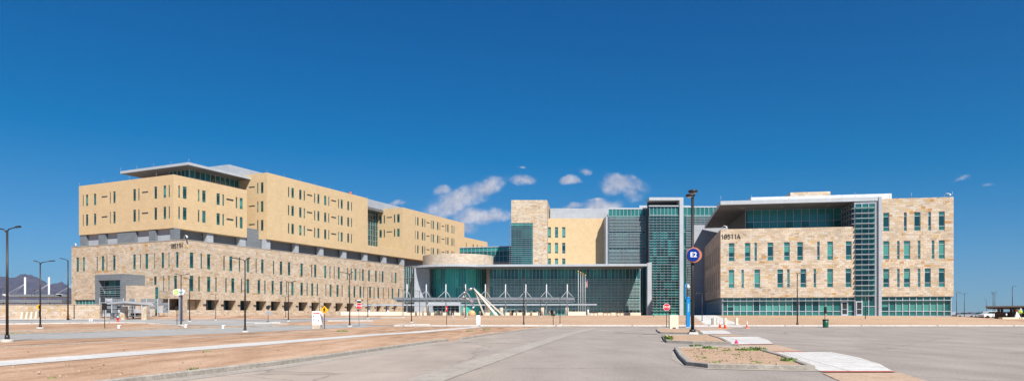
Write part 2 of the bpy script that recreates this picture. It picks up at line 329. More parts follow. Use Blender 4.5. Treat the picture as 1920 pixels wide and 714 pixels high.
def facade(mb, pl, z0, z1, mat, holes=(), depth=.25, u0=0, u1=None, rev=None):
    u1 = pl.L if u1 is None else u1
    hs = [h for h in holes if h[0] > u0-.001 and h[1] < u1+.001]
    zs = sorted({z0, z1} | {min(max(h[k], z0), z1) for h in hs for k in (2, 3)})
    for a, b in zip(zs, zs[1:]):
        if b-a < 1e-5: continue
        cuts = sorted((h[0], h[1]) for h in hs if h[2] < b-1e-5 and h[3] > a+1e-5)
        x = u0
        for l, r in cuts:
            if l > x+1e-5: mb.face([pl.pt(x, a), pl.pt(l, a), pl.pt(l, b), pl.pt(x, b)], mat)
            x = max(x, r)
        if u1 > x+1e-5: mb.face([pl.pt(x, a), pl.pt(u1, a), pl.pt(u1, b), pl.pt(x, b)], mat)
    for h in hs:
        l, r, a, b = h[:4]; d = h[4] if len(h) > 4 and h[4] else depth; rm = rev or mat
        mb.face([pl.pt(l, a), pl.pt(l, a, -d), pl.pt(l, b, -d), pl.pt(l, b)], rm)
        mb.face([pl.pt(r, a, -d), pl.pt(r, a), pl.pt(r, b), pl.pt(r, b, -d)], rm)
        mb.face([pl.pt(l, a), pl.pt(r, a), pl.pt(r, a, -d), pl.pt(l, a, -d)], rm)
        mb.face([pl.pt(l, b, -d), pl.pt(r, b, -d), pl.pt(r, b), pl.pt(l, b)], rm)
def pbox(mb, pl, u0, u1, z0, z1, o0, o1, mat):   # box on a wall plane: off from o0 (inner) to o1 (outer)
    return mb.hexa([pl.pt(u0, z0, o1), pl.pt(u1, z0, o1), pl.pt(u1, z0, o0), pl.pt(u0, z0, o0), pl.pt(u0, z1, o1), pl.pt(u1, z1, o1), pl.pt(u1, z1, o0), pl.pt(u0, z1, o0)], mat)

def window_mb(pl, l, r, a, b, d, state, fw=.07, fm=None):
    g = MB(); fr = MB(); h = b-a
    zs = [a, a+h*.24, a+h*.79, b]
    g.face([pl.pt(l, zs[0], -d), pl.pt(r, zs[0], -d), pl.pt(r, zs[1], -d), pl.pt(l, zs[1], -d)], 'glass_teal' if state != 'N' else 'glass_mid')
    if state == 'H':
        mid = zs[1] + (zs[2]-zs[1])*.42
        g.face([pl.pt(l, zs[1], -d), pl.pt(r, zs[1], -d), pl.pt(r, mid, -d), pl.pt(l, mid, -d)], 'glass_dark'); g.face([pl.pt(l, mid, -d), pl.pt(r, mid, -d), pl.pt(r, zs[2], -d), pl.pt(l, zs[2], -d)], 'glass_blind')
    else:
        g.face([pl.pt(l, zs[1], -d), pl.pt(r, zs[1], -d), pl.pt(r, zs[2], -d), pl.pt(l, zs[2], -d)], {'D': 'glass_dark', 'F': 'glass_blind', 'T': 'glass_teal', 'N': 'glass_dark'}[state])
    g.face([pl.pt(l, zs[2], -d), pl.pt(r, zs[2], -d), pl.pt(r, zs[3], -d), pl.pt(l, zs[3], -d)], 'glass_teal')
    o = -d+.06; m = 'frame_metal' if fw > .065 else 'frame_dark'
    pbox(fr, pl, l, l+fw, a, b, -d+.002, o, m); pbox(fr, pl, r-fw, r, a, b, -d+.002, o, m)
    pbox(fr, pl, l+fw, r-fw, a, a+fw, -d+.002, o, m); pbox(fr, pl, l+fw, r-fw, b-fw, b, -d+.002, o, m)
    for z in zs[1:3]: pbox(fr, pl, l+fw, r-fw, z-fw/2, z+fw/2, -d+.002, o-.01, m)
    return g, fr
class Windows:          # the windows of one building: the 100 largest in view are parts, the rest one part
    def __init__(s): s.all = []
    def add(s, pl, l, r, a, b, d, state, fw=.04): s.all.append(((r-l)*(b-a)/pl.pt(l, a).y**2*abs(pl.n.dot(pl.pt((l+r)/2, 0).normalized())), (pl, l, r, a, b, d, state, fw)))
    def build(s, root, most=100):
        s.all.sort(key=lambda t: -t[0])
        for _, a in s.all[:most]:
            g, fr = window_mb(*a); w = g.build('window', root); fr.build('frame', w)
        if s.all[most:]:
            g2 = MB()
            for _, a in s.all[most:]:
                for q in window_mb(*a): g2.mesh(q.v, q.f, q.mats[0]) if len(q.mats) == 1 else [g2.face([q.v[i] for i in f], q.mats[m]) for f, m in zip(q.f, q.m)]
            tag(g2.build('far_windows', root), kind='stuff')
def row(pl, pxs, ref, y0, y1):  # openings of one storey from their pixel spans, sill and head read at pixel ref
    zt, zb = pl.z(ref, y0), pl.z(ref, y1)
    return [(pl.u(a), pl.u(b), zb, zt) for a, b in pxs]
def curtain(root, pl, u0, u1, z0, z1, du, zlines, pick, off=0, fw=.07, fd=.12, us=None, fmat='frame_metal', name='curtain_wall', edge=True):
    if us is None:
        n = max(1, round((u1-u0)/du)); us = [u0+(u1-u0)*k/n for k in range(n+1)]
    zs = [z0] + [z for z in zlines if z0+.05 < z < z1-.05] + [z1]
    g = MB(); fr = MB()
    for i, (a, b) in enumerate(zip(us, us[1:])):
        for j, (c, d) in enumerate(zip(zs, zs[1:])):
            m = pick(i, j)
            if m == 'H':
                e = c+(d-c)*.4
                g.face([pl.pt(a, c, off), pl.pt(b, c, off), pl.pt(b, e, off), pl.pt(a, e, off)], 'glass_dark'); g.face([pl.pt(a, e, off), pl.pt(b, e, off), pl.pt(b, d, off), pl.pt(a, d, off)], 'glass_blind')
            else: g.face([pl.pt(a, c, off), pl.pt(b, c, off), pl.pt(b, d, off), pl.pt(a, d, off)], m)
    for a in us: pbox(fr, pl, a-fw/2, a+fw/2, z0, z1, off+.003, off+fd, fmat)
    for c in zs: pbox(fr, pl, u0, u1, c-fw/2, c+fw/2, off+.003, off+fd*.8, fmat)
    w = g.build(name, root); fr.build('mullions', w)
    return w
def louvers(root, pl, u0, u1, z0, z1, dz, off, depth=.35, th=.06, mat='louver_metal', posts=None, name='louver_screen'):
    m = MB(); n = max(1, int((z1-z0)/dz))
    for k in range(n+1):
        z = z0+(z1-z0)*k/n; pbox(m, pl, u0, u1, z-th/2, z+th/2, off, off+depth, mat)
    if posts:
        n = max(1, round((u1-u0)/posts))
        for k in range(n+1):
            u = u0+(u1-u0)*k/n; pbox(m, pl, u-.035, u+.035, z0-.1, z1+.1, off-.06, off-.005, 'frame_metal')
    return m.build(name, root)
# ================================================================== LEFT: stone podium with yellow ward blocks
C0 = P(345, 134); dR = Vector((.4182, .9084, 0)).normalized(); dL = Vector((-dR.y, dR.x, 0))
def W(a, b): p = C0 + dR*a + dL*b; return Vector((p.x, p.y, 0))
def polyside(mb, pts, z0, z1, mat, holes={}, depth=.25, top='coping', bottom=None):
    """a block from its plan (counter-clockwise), each side a wall with its openings"""
    pls = []
    for i in range(len(pts)):
        pl = Plane(pts[i], pts[(i+1) % len(pts)]); pls.append(pl); facade(mb, pl, z0, z1, mat, holes.get(i, ()), depth)
    mb.face([(p.x, p.y, z1) for p in pts], top); mb.face([(p.x, p.y, z0) for p in reversed(pts)], bottom or mat)
    return pls
def solve_a(px, b):     # a on the right-hand face plane b for a photo column
    o = W(0, b); t = (px-HX)/F; return (t*o.y-o.x)/(dR.x-t*dR.y)
def solve_b(px, a):
    o = W(a, 0); t = (px-HX)/F; return (t*o.y-o.x)/(dL.x-t*dL.y)

hosp = thing('hospital_building', (C0.x, C0.y, 1.45), 'big hospital wing on the left, yellow ward blocks on a long stone base numbered 18511H', 'building')
win = Windows(); rnd = random.Random(3)
bL = solve_b(134, 0); aR = solve_a(757.5, 0); ZT = 16.5
pod = [W(0, bL), W(0, 0), W(aR, 0), W(aR, bL)]
pl_l = Plane(pod[0], pod[1]); pl_r = Plane(pod[1], pod[2])
def zz(a0, c, scale=3.57): return [(a0+x/scale, a0+y/scale) for x, y in c]
hl = row(pl_l, zz(0, [(510,528),(553,568),(645,654),(679,697),(710,718),(755,773),(890,908),(935,943),(971,991)])+zz(280, [(30,38),(80,98),(126,134),(177,195)]), 330, 472.2, 501.3)
hl2 = row(pl_l, zz(280, [(90,98),(126,134),(164,184)]), 330, 516.2, 545.3)
hl2b = row(pl_l, [(288.4,293.4)], 330, 516.2, 533)
strip = [(pl_l.u(140), pl_l.u(178), 2.6, pl_l.z(160, 561.5), .3)]
porch = [(pl_l.u(300), pl_l.u(335), 2.55, pl_l.z(320, 559.5), 4.0)]
hr1 = row(pl_r, zz(280, [(271,296),(343,354),(387,409),(496,506),(536,557),(599,609),(651,670),(712,720),(748,766),(828,837)])+zz(520, [(17,34),(71,88),(155,172),(227,235),(247,262),(314,329),(350,357),(378,385),(405,419),(466,474),(492,500),(517,531),(550,557),(567,580),(608,621),(655,667),(684,690),(699,712),(765,771),(787,799)]), 359, 473, 502.2)
hr2 = row(pl_r, zz(280, [(271,296),(328,339),(387,409),(442,452),(509,519),(549,570),(613,622),(651,670),(725,743),(770,779),(818,834),(875,891)])+zz(520, [(60,67),(93,110),(155,172),(196,204),(227,242),(264,273),(322,329),(350,364),(396,411),(431,438),(475,488),(510,523),(550,563),(574,581),(615,628),(645,652),(670,682),(707,713),(743,749),(765,777),(808,818)]), 359, 516.5, 545.5)
gw = [(255,347),(380,467),(497,580),(608,683),(714,784),(814,880)]
gpx = zz(280, gw)+[(532.5,550),(560,577.5),(584,599.5),(606.8,622.6),(629,643.6),(650,664),(670,682),(688.5,698),(706,717),(723,732),(738,746)]
hg = [h+(2.3,) for h in row(pl_r, gpx, 330, 560, 580.2)]
m = MB(); polyside(m, pod, 0.3, ZT, 'stone', {0: hl+hl2+hl2b+strip+porch, 1: hr1+hr2+hg}, .16); m.build('stone_wall', hosp)
def st(): return rnd.choice('DDDTTTNNF')
for h in hl+hl2+hl2b: win.add(pl_l, *h[:4], .16, st())
for h in hr1+hr2: win.add(pl_r, *h[:4], .16, rnd.choice('DDTNNNT'))
for h in hg:
    g = MB(); l, r, a, b = h[:4]
    g.face([pl_r.pt(l, a, -2.25), pl_r.pt(r, a, -2.25), pl_r.pt(r, b, -2.25), pl_r.pt(l, b, -2.25)], 'glass_dark')
    o = g.build('ground_window', hosp); fr = MB()
    for k in (0, .33, .66, 1): u = l+(r-l)*k; pbox(fr, pl_r, u-.05, u+.05, a, b, -2.24, -2.12, 'louver_metal')
    fr.build('frame', o)
h = strip[0]; curtain(hosp, pl_l, h[0], h[1], h[2], h[3], 1.1, [], lambda i, j: rnd.choice(['glass_teal', 'glass_mid']), off=-.28, fd=.1)
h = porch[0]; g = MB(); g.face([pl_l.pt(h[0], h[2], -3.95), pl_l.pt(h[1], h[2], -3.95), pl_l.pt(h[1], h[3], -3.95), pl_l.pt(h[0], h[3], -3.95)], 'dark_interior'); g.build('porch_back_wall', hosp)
m = MB()     # slots of the wall lamps between the ground openings
for a, b in zip(gpx, gpx[1:]):
    m = MB(); u = pl_r.u((a[1]*.35+b[0]*.65)); pbox(m, pl_r, u-.35, u+.35, 3.6, 3.8, .0, .18, 'lamp_black'); m.build('wall_light', hosp)
m = MB(); cp = .12
for pl in (pl_l, pl_r): pbox(m, pl, -.1, pl.L+.1, ZT+.004, ZT+.14, -.5, .06, 'coping')
m.build('parapet_coping', hosp)

# recessed clerestory with its piers
ZB = 19.05
aE = solve_a(870.5, .84); bL1 = solve_b(148, 0)
cl = MB()
for pts in ([W(.75, bL1-1.2), W(.75, 4.8), W(solve_a(463, 3)+2, 4.8), W(solve_a(463, 3)+2, bL1-1.2)], [W(22.9, 12), W(22.9, 2.9), W(aE-1, 2.9), W(aE-1, 12)]):
    polyside(cl, pts, ZT-.1, ZB+.1, 'light_panel' if pts[0].x < W(10, 10).x-5 else 'grey_panel')  # long right-hand recess in darker grey, overhang shade put into its colour
pbox(cl, Plane(W(.75, 4.8), W(solve_a(463, 3)+2, 4.8)), .05, 20, ZT+.01, ZB-.01, -.05, .03, 'grey_panel')  # darker sheet on the right-hand face, standing for shade under the ward block
cl.build('clerestory_wall', hosp)
for pl, spans in ((Plane(W(.15, bL1), W(.15, 3.4)), [(150,161),(184.5,197),(220,254),(279,291),(319,328)]), (Plane(W(.15, 3.4), W(40, 3.4)), [(327,334),(388,400),(450,463)]), (Plane(W(22.95, 1.3), W(aR+40, 1.3)), [(479,507),(554,560),(600,606.5),(643,649.5),(683,689),(719,724.5),(753,758)])):
    for a, b in spans:
        m = MB(); pbox(m, pl, max(0, pl.u(a)), pl.u(b), ZT+.01, ZB-.01, -1.2, 0, 'grey_panel' if abs(pl.d.x) > .6 else 'light_panel'); m.build('pier', hosp)

# ward block nearest the corner
def ward(pts, z0, z1, holes, slots):
    hs = {}
    for i, pl, h in holes: hs.setdefault(i, []).extend(h)
    for i, pl, h in slots: hs.setdefault(i, []).extend(h)
    m = MB(); polyside(m, pts, z0, z1, 'yellow_brick', hs, .15); m.build('brick_wall', hosp)
    for i, pl, h in holes:
        for q in h: win.add(pl, *q[:4], .14, rnd.choice('DDDNTNF'))
    for i, pl, h in slots:
        for q in h:
            g = MB(); g.face([pl.pt(q[0], q[2], -.145), pl.pt(q[1], q[2], -.145), pl.pt(q[1], q[3], -.145), pl.pt(q[0], q[3], -.145)], 'dark_panel')
            n = 3
            for k in range(n): z = q[2]+(q[3]-q[2])*(k+.5)/n; pbox(g, pl, q[0], q[1], z-.04, z+.04, -.14, -.08, 'frame_dark')
            g.build('vent_grille', hosp)
Z1 = 29.8; a1 = solve_a(463, 3.0)
p1 = [W(0, bL1), W(0, 3.0), W(a1, 3.0), W(a1, bL1)]
pa, pb = Plane(p1[0], p1[1]), Plane(p1[1], p1[2])
wz = lambda c, s=4.463, o=120: [(o+x/s, o+y/s) for x, y in c]
lw = wz([(155,164),(182,202),(249,269),(382,391),(411,431),(578,601),(620,631),(755,778),(831,854),(874,885)]); ls = wz([(313,363),(650,704)])
rw = wz([(957,971),(995,1027),(1121,1134),(1157,1186)])+wz([(22,44),(61,72),(150,161),(177,197)], 3.57, 400); rs = wz([(88,136)], 3.57, 400)
ward(p1, ZB, Z1, [(0, pa, row(pa, lw, 309, 347.8, 370.7)), (0, pa, row(pa, lw, 309, 387.5, 410.5)), (1, pb, row(pb, rw, 346, 349.8, 372.5)), (1, pb, row(pb, rw, 346, 389, 412))],
     [(0, pa, row(pa, ls, 272, 358.9, 361.7)), (0, pa, row(pa, ls, 272, 398, 400.9)), (1, pb, row(pb, rs, 430, 372.5, 376)), (1, pb, row(pb, rs, 430, 409.5, 413))])
# middle ward block, its yellow base running on to the far block, and the far block
a2, b2, Z2 = 22.95, .84, 34.4; a3 = solve_a(689.4, b2); a4 = solve_a(755.3, b2); a5 = solve_a(870.5, b2)
p2 = [W(a2, 20), W(a2, b2), W(a3, b2), W(a3, 20)]
qa, qb = Plane(p2[0], p2[1]), Plane(p2[1], p2[2])
w2 = wz([(500,509),(523,540),(575,591),(605,614),(675,683),(697,711),(742,757),(770,777),(835,842),(853,867),(897,910),(922,929)], 3.57, 400)
s2 = wz([(627,663),(789,823)], 3.57, 400); l2 = wz([(292,301),(317,335)], 3.57, 400); sl2 = wz([(236,277)], 3.57, 400)
H2, S2 = [], []
for y0, y1, sy, ly0, ly1, lsy in ((352.4,371.1,365.5,342,362,350), (386,404.8,398,377,397,385.5), (419.6,438.7,430.5,412,432,420)):
    H2 += [(1, qb, row(qb, w2, 549, y0, y1)), (0, qa, row(qa, l2, 492, ly0, ly1))]; S2 += [(1, qb, row(qb, s2, 582, sy-.6, sy+2.2)), (0, qa, row(qa, sl2, 472, lsy-.4, lsy+2.2))]
ward(p2, ZB, Z2, H2, S2)
zbase = ZP(460, Plane(W(0, b2), W(99, b2)).Y(692))
pbase = [W(a3+.002, 20), W(a3+.002, b2), W(a4-.002, b2), W(a4-.002, 20)]
m = MB(); polyside(m, pbase, ZB, zbase, 'yellow_brick'); m.build('brick_wall', hosp)
p3 = [W(a4, 20), W(a4, b2), W(a5, b2), W(a5, 20)]; ra, rb = Plane(p3[0], p3[1]), Plane(p3[1], p3[2])
w3 = wz([(469,474),(485,496),(520,531),(539,546),(587,593),(600,611),(633,644),(652,657),(696,702),(709,719),(740,749),(756,762)], 3.967, 660); s3 = wz([(554,578),(666,688)], 3.967, 660)
l3 = wz([(203,221),(235,244),(311,321),(335,354)], 3.967, 660); sl3 = wz([(257,298)], 3.967, 660)
H3 = [(1, rb, row(rb, w3, 783.5, y0, y1)) for y0, y1 in ((407.1,422.8),(433.1,448.7),(459.6,474.7))] + [(0, ra, row(ra, l3, 747, y0, y1)) for y0, y1 in ((401.5,417),(428.6,443.2))]
S3 = [(1, rb, row(rb, s3, 803, y, y+2)) for y in (416.5, 441.5, 467)] + [(0, ra, row(ra, sl3, 730, y, y+2)) for y in (406.5, 433.5)]
ward(p3, ZB, Z2, H3, S3)
a6 = solve_a(914, b2+2)
p4 = [W(a5+.002, 14), W(a5+.002, b2+2), W(a6, b2+2), W(a6, 14)]; sb = Plane(p4[1], p4[2])
w4 = wz([(849,854),(898,906),(928,935),(962,970)], 3.967, 660)
ward(p4, ZB, 29.9, [(1, sb, row(sb, w4, 887, 457.5, 466))], [])
# glazed recess between the blocks
gb_ = solve_b(707.9, a4); rp = Plane(W(a3, gb_), W(a4, gb_))
curtain(hosp, rp, 0, rp.L, zbase, Z2-1.2, 1.25, [zbase+k*1.6 for k in range(1, 9)], lambda i, j: rnd.choice(['glass_green', 'glass_green', 'glass_dark', 'glass_mid']))
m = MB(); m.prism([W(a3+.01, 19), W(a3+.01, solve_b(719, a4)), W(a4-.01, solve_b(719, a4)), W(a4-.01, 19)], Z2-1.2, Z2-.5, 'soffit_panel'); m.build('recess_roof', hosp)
m = MB(); m.prism([W(18, bL1-6), W(18, 11.2), W(23.5, 11.2), W(23.5, bL1-6)], ZT, 22.9, 'grey_panel'); m.prism([W(a1+.01, 9), W(a1+.01, 3.4), W(a2-.01, 3.4), W(a2-.01, 9)], ZT, ZP(429, 155), 'grey_panel'); m.build('link_wall', hosp)
# roof storey: overhanging slab, glass walls, metal plant rooms
zc = 33.2
ga, gb = 9.3, 9.7; gL = solve_b(318, ga); gR = a2-.01
gp = Plane(W(ga, gb), W(gR, gb)); gq = Plane(W(ga, gL), W(ga, gb))
curtain(hosp, gp, 0, gp.L, Z1, zc, 1.35, [Z1+1.7], lambda i, j: rnd.choice(['glass_teal', 'glass_mid', 'glass_mid', 'glass_green']), fw=.1)
curtain(hosp, gq, 0, gq.L, Z1, zc, 1.35, [Z1+1.7], lambda i, j: 'glass_mid', fw=.1)
m = MB(); m.prism([W(ga+1, bL1-12), W(ga+1, gL), W(gR, gL), W(gR, bL1-12)], Z1, 31.6, 'grey_panel'); m.build('plant_room', hosp)
c_b0 = 5.9; tipb = solve_b(225.3, 5.9)
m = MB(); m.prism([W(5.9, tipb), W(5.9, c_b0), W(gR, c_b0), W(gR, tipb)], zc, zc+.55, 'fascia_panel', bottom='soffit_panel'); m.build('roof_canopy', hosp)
pb_ = solve_b(392, 24)
m = MB()
m.prism([W(24, pb_), W(24, 14.05), W(a3-4, 14.05), W(a3-4, pb_)], Z2-.3, 37.7, 'light_panel'); m.prism([W(a3+3, 22), W(a3+3, 8), W(a4+12, 8), W(a4+12, 22)], Z2-.45, 36.3, 'light_panel')
m.build('plant_room', hosp)
m = MB(); m.prism([W(a5-6, 9), W(a5-6, 4), W(a5+3.2, 4), W(a5+3.2, 9)], 33.0, 33.6, 'fascia_panel'); m.build('roof_canopy', hosp)
m = MB()     # lightning rods along the roofs
for (a, b, z) in [(0, bL1*.25*k, Z1) for k in (1, 2, 3, 4)]+[(5.9, c_b0+(tipb-c_b0)*k/4, zc+.55) for k in range(5)]+[(a2+(a3-a2)*k/7, b2+.1, Z2) for k in range(8)]+[(a4+(a5-a4)*k/6, b2+.1, Z2) for k in range(7)]:
    p = W(a+.1, b); m = MB(); m.tube([(p.x, p.y, z), (p.x, p.y, z+.75)], .02, 'frame_metal', 5); m.build('lightning_rod', hosp)
m = MB(); p = W(56, 3); m.tube([(p.x, p.y, Z2), (p.x, p.y, Z2+.5)], .35, 'frame_metal', 8); m.tube([(p.x, p.y, Z2+.5), (p.x, p.y, Z2+1.1)], .3, 'orange_plastic', 8); m.build('warning_beacon', hosp)
# entry portal
pa0 = -5.0; eb0 = solve_b(229, pa0); eb1 = solve_b(178, pa0); ez = ZP(512.8, W(pa0, eb0).y)
p5 = [W(pa0, eb1), W(pa0, eb0), W(-.005, eb0), W(-.005, eb1)]; ep = Plane(p5[0], p5[1])
eh = [(ep.u(184.5), ep.u(225), 1.0, ep.z(205, 524.8), 1.4)]
m = MB(); polyside(m, p5, .4, ez, 'grey_panel', {0: eh}); portal = m.build('entry_portal', hosp)
h = eh[0]; curtain(portal, ep, h[0], h[1], h[2], h[3], 1.5, [3, 5, 7], lambda i, j: rnd.choice(['glass_mid', 'glass_teal', 'glass_dark']), off=-1.38)
ORGc = portal
lv = louvers(portal, ep, h[0]+.02, h[1]-.02, 2, h[3]-1.3, .42, -.5, .25, .07, 'louver_light', posts=2.4)
pa1 = -7.5; sb0 = solve_b(254.5, pa1); sb1 = solve_b(236, pa1)
p6 = [W(pa1, sb1), W(pa1, sb0), W(pa1+14, sb0), W(pa1+14, sb1)]
aend = solve_a(291, sb0)
p6[2], p6[3] = W(min(aend, -.01), sb0), W(min(aend, -.01), sb1)
m = MB(); polyside(m, p6, .4, ZP(534.5, W(pa1, sb0).y), 'stone_pale'); m.build('entry_annexe', hosp)
gp2 = Plane(W(0, 0) + (W(0,1)-W(0,0))*pl_l.pt(0,0).length*0, W(1, 0))
u0, u1 = pl_l.u(291.5), pl_l.u(299)
curtain(hosp, pl_l, u0, u1, 2, pl_l.z(295, 538), 1.5, [5.5], lambda i, j: 'glass_teal', off=.15)
# house numbers, cameras on the corners
def number(root, s, c, d, size):
    G_ = {'1': [[(-.16, .3), (.04, .46), (.04, -.5)]], '8': [[(-.2, .04), (-.26, .2), (-.18, .42), (0, .46), (.18, .42), (.26, .2), (.2, .04), (-.2, .04), (-.29, -.15), (-.22, -.4), (0, -.46), (.22, -.4), (.29, -.15), (.2, .04)]],
          '5': [[(.24, .44), (-.2, .44), (-.24, .06), (.08, .1), (.27, -.14), (.2, -.4), (-.02, -.47), (-.26, -.36)]], 'A': [[(-.34, -.5), (0, .48), (.34, -.5)], [(-.22, -.17), (.22, -.17)]], 'H': [[(-.27, .5), (-.27, -.5)], [(.27, .5), (.27, -.5)], [(-.27, 0), (.27, 0)]]}
    M = face_matrix(c, d); n = MB(); x = -size*.74*(len(s)-1)/2; t = .052*size
    for ch in s:
        for line in G_[ch]:
            for a, b in zip(line, line[1:]):
                a, b = Vector(a)*size, Vector(b)*size; e = (b-a).normalized(); w = Vector((-e.y, e.x))*t; a2_, b2_ = a-e*t*.6, b+e*t*.6
                q = [a2_-w, b2_-w, b2_+w, a2_+w]
                n.hexa([M @ Vector((x+p.x, p.y, z)) for z in (-.05, .03) for p in q], 'sign_black')
        x += size*(.74 if ch != '1' else .68)
    return n.build('building_number', root)
c = pl_l.pt(pl_l.u(331.5), ZP(460.5, pl_l.Y(331)), .06); number(hosp, '18511H', c, pl_l.d, .85)
def camera_part(root, p, s=1.0, flip=1):
    m = MB(); m.tube([p, p+Vector((0,0,.5*s)), p+Vector((.3*flip*s,-.2*s,.75*s)), p+Vector((.7*flip*s,-.45*s,.62*s))], .07*s, 'white_metal', 8); m.lathe(p+Vector((.75*flip*s,-.5*s,.2*s)), [(.05*s,.42*s), (.16*s,.36*s), (.18*s,.1*s), (.1*s,0), (.01,-.02)][::-1], 'white_metal', 10)
    return m.build('security_camera', root)
camera_part(hosp, W(.3, .3)+Vector((0,0,ZT+.1)), 1.1); camera_part(hosp, W(.3, bL-.4)+Vector((0,0,ZT+.1)), 1.0)
win.build(hosp)

# ================================================================== RIGHT: stone clinic block with the big canopy
A0, A1 = P(1351, 109.6), P(1788, 103.9); fa = Plane(A0, A1)
AS = P(1321, 139.2)
clinic = thing('clinic_building', (A0.x, A0.y, 1.45), 'cream stone building on the right with jutting grey canopy and teal windows, numbered 18511A', 'building')
wn = Windows()
zg = fa.z(1352, 557.6); zs_ = fa.z(1352, 429.6); zr = fa.z(1786, 369.2)
uf0, uf1 = fa.u(1603), fa.u(1653); back = 30
c1 = wz([(205,255),(340,388),(420,443),(530,580),(668,718),(778,828),(945,968),(1030,1080),(1185,1236)], 4.463, 1320)
c2 = wz([(132,187),(253,279),(378,435),(597,655),(690,717),(818,876),(944,970),(1074,1132),(1250,1308)], 5.1, 1340)
r1 = row(fa, c1, 1371, 455.4, 489.5); r2 = row(fa, c2, 1371, 505.3, 539.6)
side = Plane(AS, A0)
nb = []
for k in range(8):
    c = side.L*(.08+.86*k/7.6)
    for zt, zb in ((r1[0][3], r1[0][2]), (r2[0][3], r2[0][2])): nb.append((c, c+1.25, zb, zt))
m = MB(); facade(m, fa, zg, zs_, 'stone', r1+r2, .16, 0, uf0-.02); facade(m, side, zg, zs_, 'stone', nb, .3)
bk = fa.pt(uf0-.02, 0, -6.5)
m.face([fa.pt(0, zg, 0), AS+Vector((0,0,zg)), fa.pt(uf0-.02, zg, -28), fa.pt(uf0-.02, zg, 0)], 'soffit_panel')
# terrace floor and inner parapet faces
m.face([fa.pt(0, zs_-1.1, -.4), fa.pt(uf0-.02, zs_-1.1, -.4), fa.pt(uf0-.02, zs_-1.1, -30), AS+Vector((.4,0,zs_-1.1))], 'concrete')
m.face([fa.pt(uf0-.02, zs_-1.1, -.4), fa.pt(.3, zs_-1.1, -.4), fa.pt(.3, zs_, -.4), fa.pt(uf0-.02, zs_, -.4)], 'stone')
m.face([fa.pt(0, zs_, 0), fa.pt(uf0-.02, zs_, 0), fa.pt(uf0-.02, zs_, -.4), fa.pt(.3, zs_, -.4)], 'coping')
m.build('stone_wall', clinic)
for h, s in zip(r1, 'HHTDHDDFD'): wn.add(fa, *h[:4], .16, s, .08)
for h, s in zip(r2, 'FFFDFDDFD'): wn.add(fa, *h[:4], .16, s, .08)
for h in nb: wn.add(side, *h[:4], .3, 'D', .09)
# right-hand block
q1 = wz([(427,480),(600,626),(687,741),(804,829),(892,944)], 4.463, 1560); q2 = wz([(427,480),(543,566),(600,654),(716,740),(833,857),(892,944)], 4.463, 1560); q3 = wz([(427,480),(543,566),(600,654),(716,740),(774,827),(892,944)], 4.463, 1560)
k1, k2, k3 = row(fa, q1, 1665, 398.6, 433.6), row(fa, q2, 1665, 451.6, 486.2), row(fa, q3, 1665, 503.4, 538.4)
zg2 = fa.z(1660, 555.5)
f2 = Plane(fa.pt(uf1, 0), A1); us = uf1
sh = lambda hs: [(h[0]-us+.004 if h[0]-us < 0 else h[0]-us, h[1]-us, h[2], h[3]) for h in hs]
pts = [f2.P0, f2.P1, f2.P1-f2.n*back, f2.P0-f2.n*back]
pts = [f2.P0-f2.n*back, f2.P0, f2.P1, f2.P1-f2.n*back]
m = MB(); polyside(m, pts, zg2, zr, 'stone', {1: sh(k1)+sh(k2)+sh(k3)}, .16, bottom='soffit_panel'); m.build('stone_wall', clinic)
for hs, ss in ((k1, 'DDDDD'), (k2, 'FTFTTF'), (k3, 'HTHTDD')):
    for h, s in zip(sh(hs), ss): wn.add(f2, *h[:4], .16, s, .08)
# ground floor glazing
gx = [62,125,186,248,310,373,435,497,560,622,685,748,812,875,938,1003,1070,1138,1213,1280,1342]
ug = [fa.u(1340+x/5.1) for x in gx]; ug[0] = .3; ug[-1] = uf0
stt = 'TFFFFDTFFFFDDTDFFTDTD'; kk = {'T': 'glass_teal', 'F': 'glass_blind', 'D': 'glass_dark'}
zt1 = fa.z(1360, 563.8); zt0 = fa.z(1360, 583.2)
curtain(clinic, fa, ug[0], ug[-1], 1.4, zg-.01, 1, [zt0, zt1], lambda i, j: 'glass_teal' if j != 1 else ('H' if i == 1 else kk[stt[i]]), off=-.45, us=ug, fw=.12)
gs = side; curtain(clinic, side, 0, side.L-.3, 1.4, zg-.01, 1.1, [zt0, zt1], lambda i, j: 'glass_mid', off=-.45, fw=.1)
ug2 = [f2.u(x) for x in wz([(424,424),(482,482),(539,539),(596,596),(654,654),(711,711),(769,769),(827,827),(886,886),(944,944),(1003,1003)], 4.463, 1560) for x in [x[0]]]; ug2[0] = .02
curtain(clinic, f2, ug2[0], ug2[-1], 1.4, zg2-.01, 1, [zt0, zt1], lambda i, j: 'glass_teal' if j != 1 else ('H' if i == 0 else ['glass_blind', 'glass_teal', 'glass_blind', 'glass_blind', 'glass_blind', 'glass_blind', 'glass_blind', 'glass_blind', 'glass_blind', 'glass_teal'][i]), off=-.35, us=ug2, fw=.12)
m = MB(); m.prism([f2.pt(f2.L-.55, 0, -.3), f2.pt(f2.L-.45, 0, -.3), f2.pt(f2.L-.45, 0, -back), f2.pt(f2.L-.55, 0, -back)], 1.2, zg2-.01, 'glass_teal'); m.build('end_glazing', clinic)
m = MB()     # sun shelves above the ground floor glass
pbox(m, fa, .3, uf0, zt1-.04, zt1+.04, -.33, .12, 'frame_metal'); pbox(m, f2, 0, f2.L-.2, zt1-.04, zt1+.04, -.23, .12, 'frame_metal'); m.build('sun_shelf', clinic)
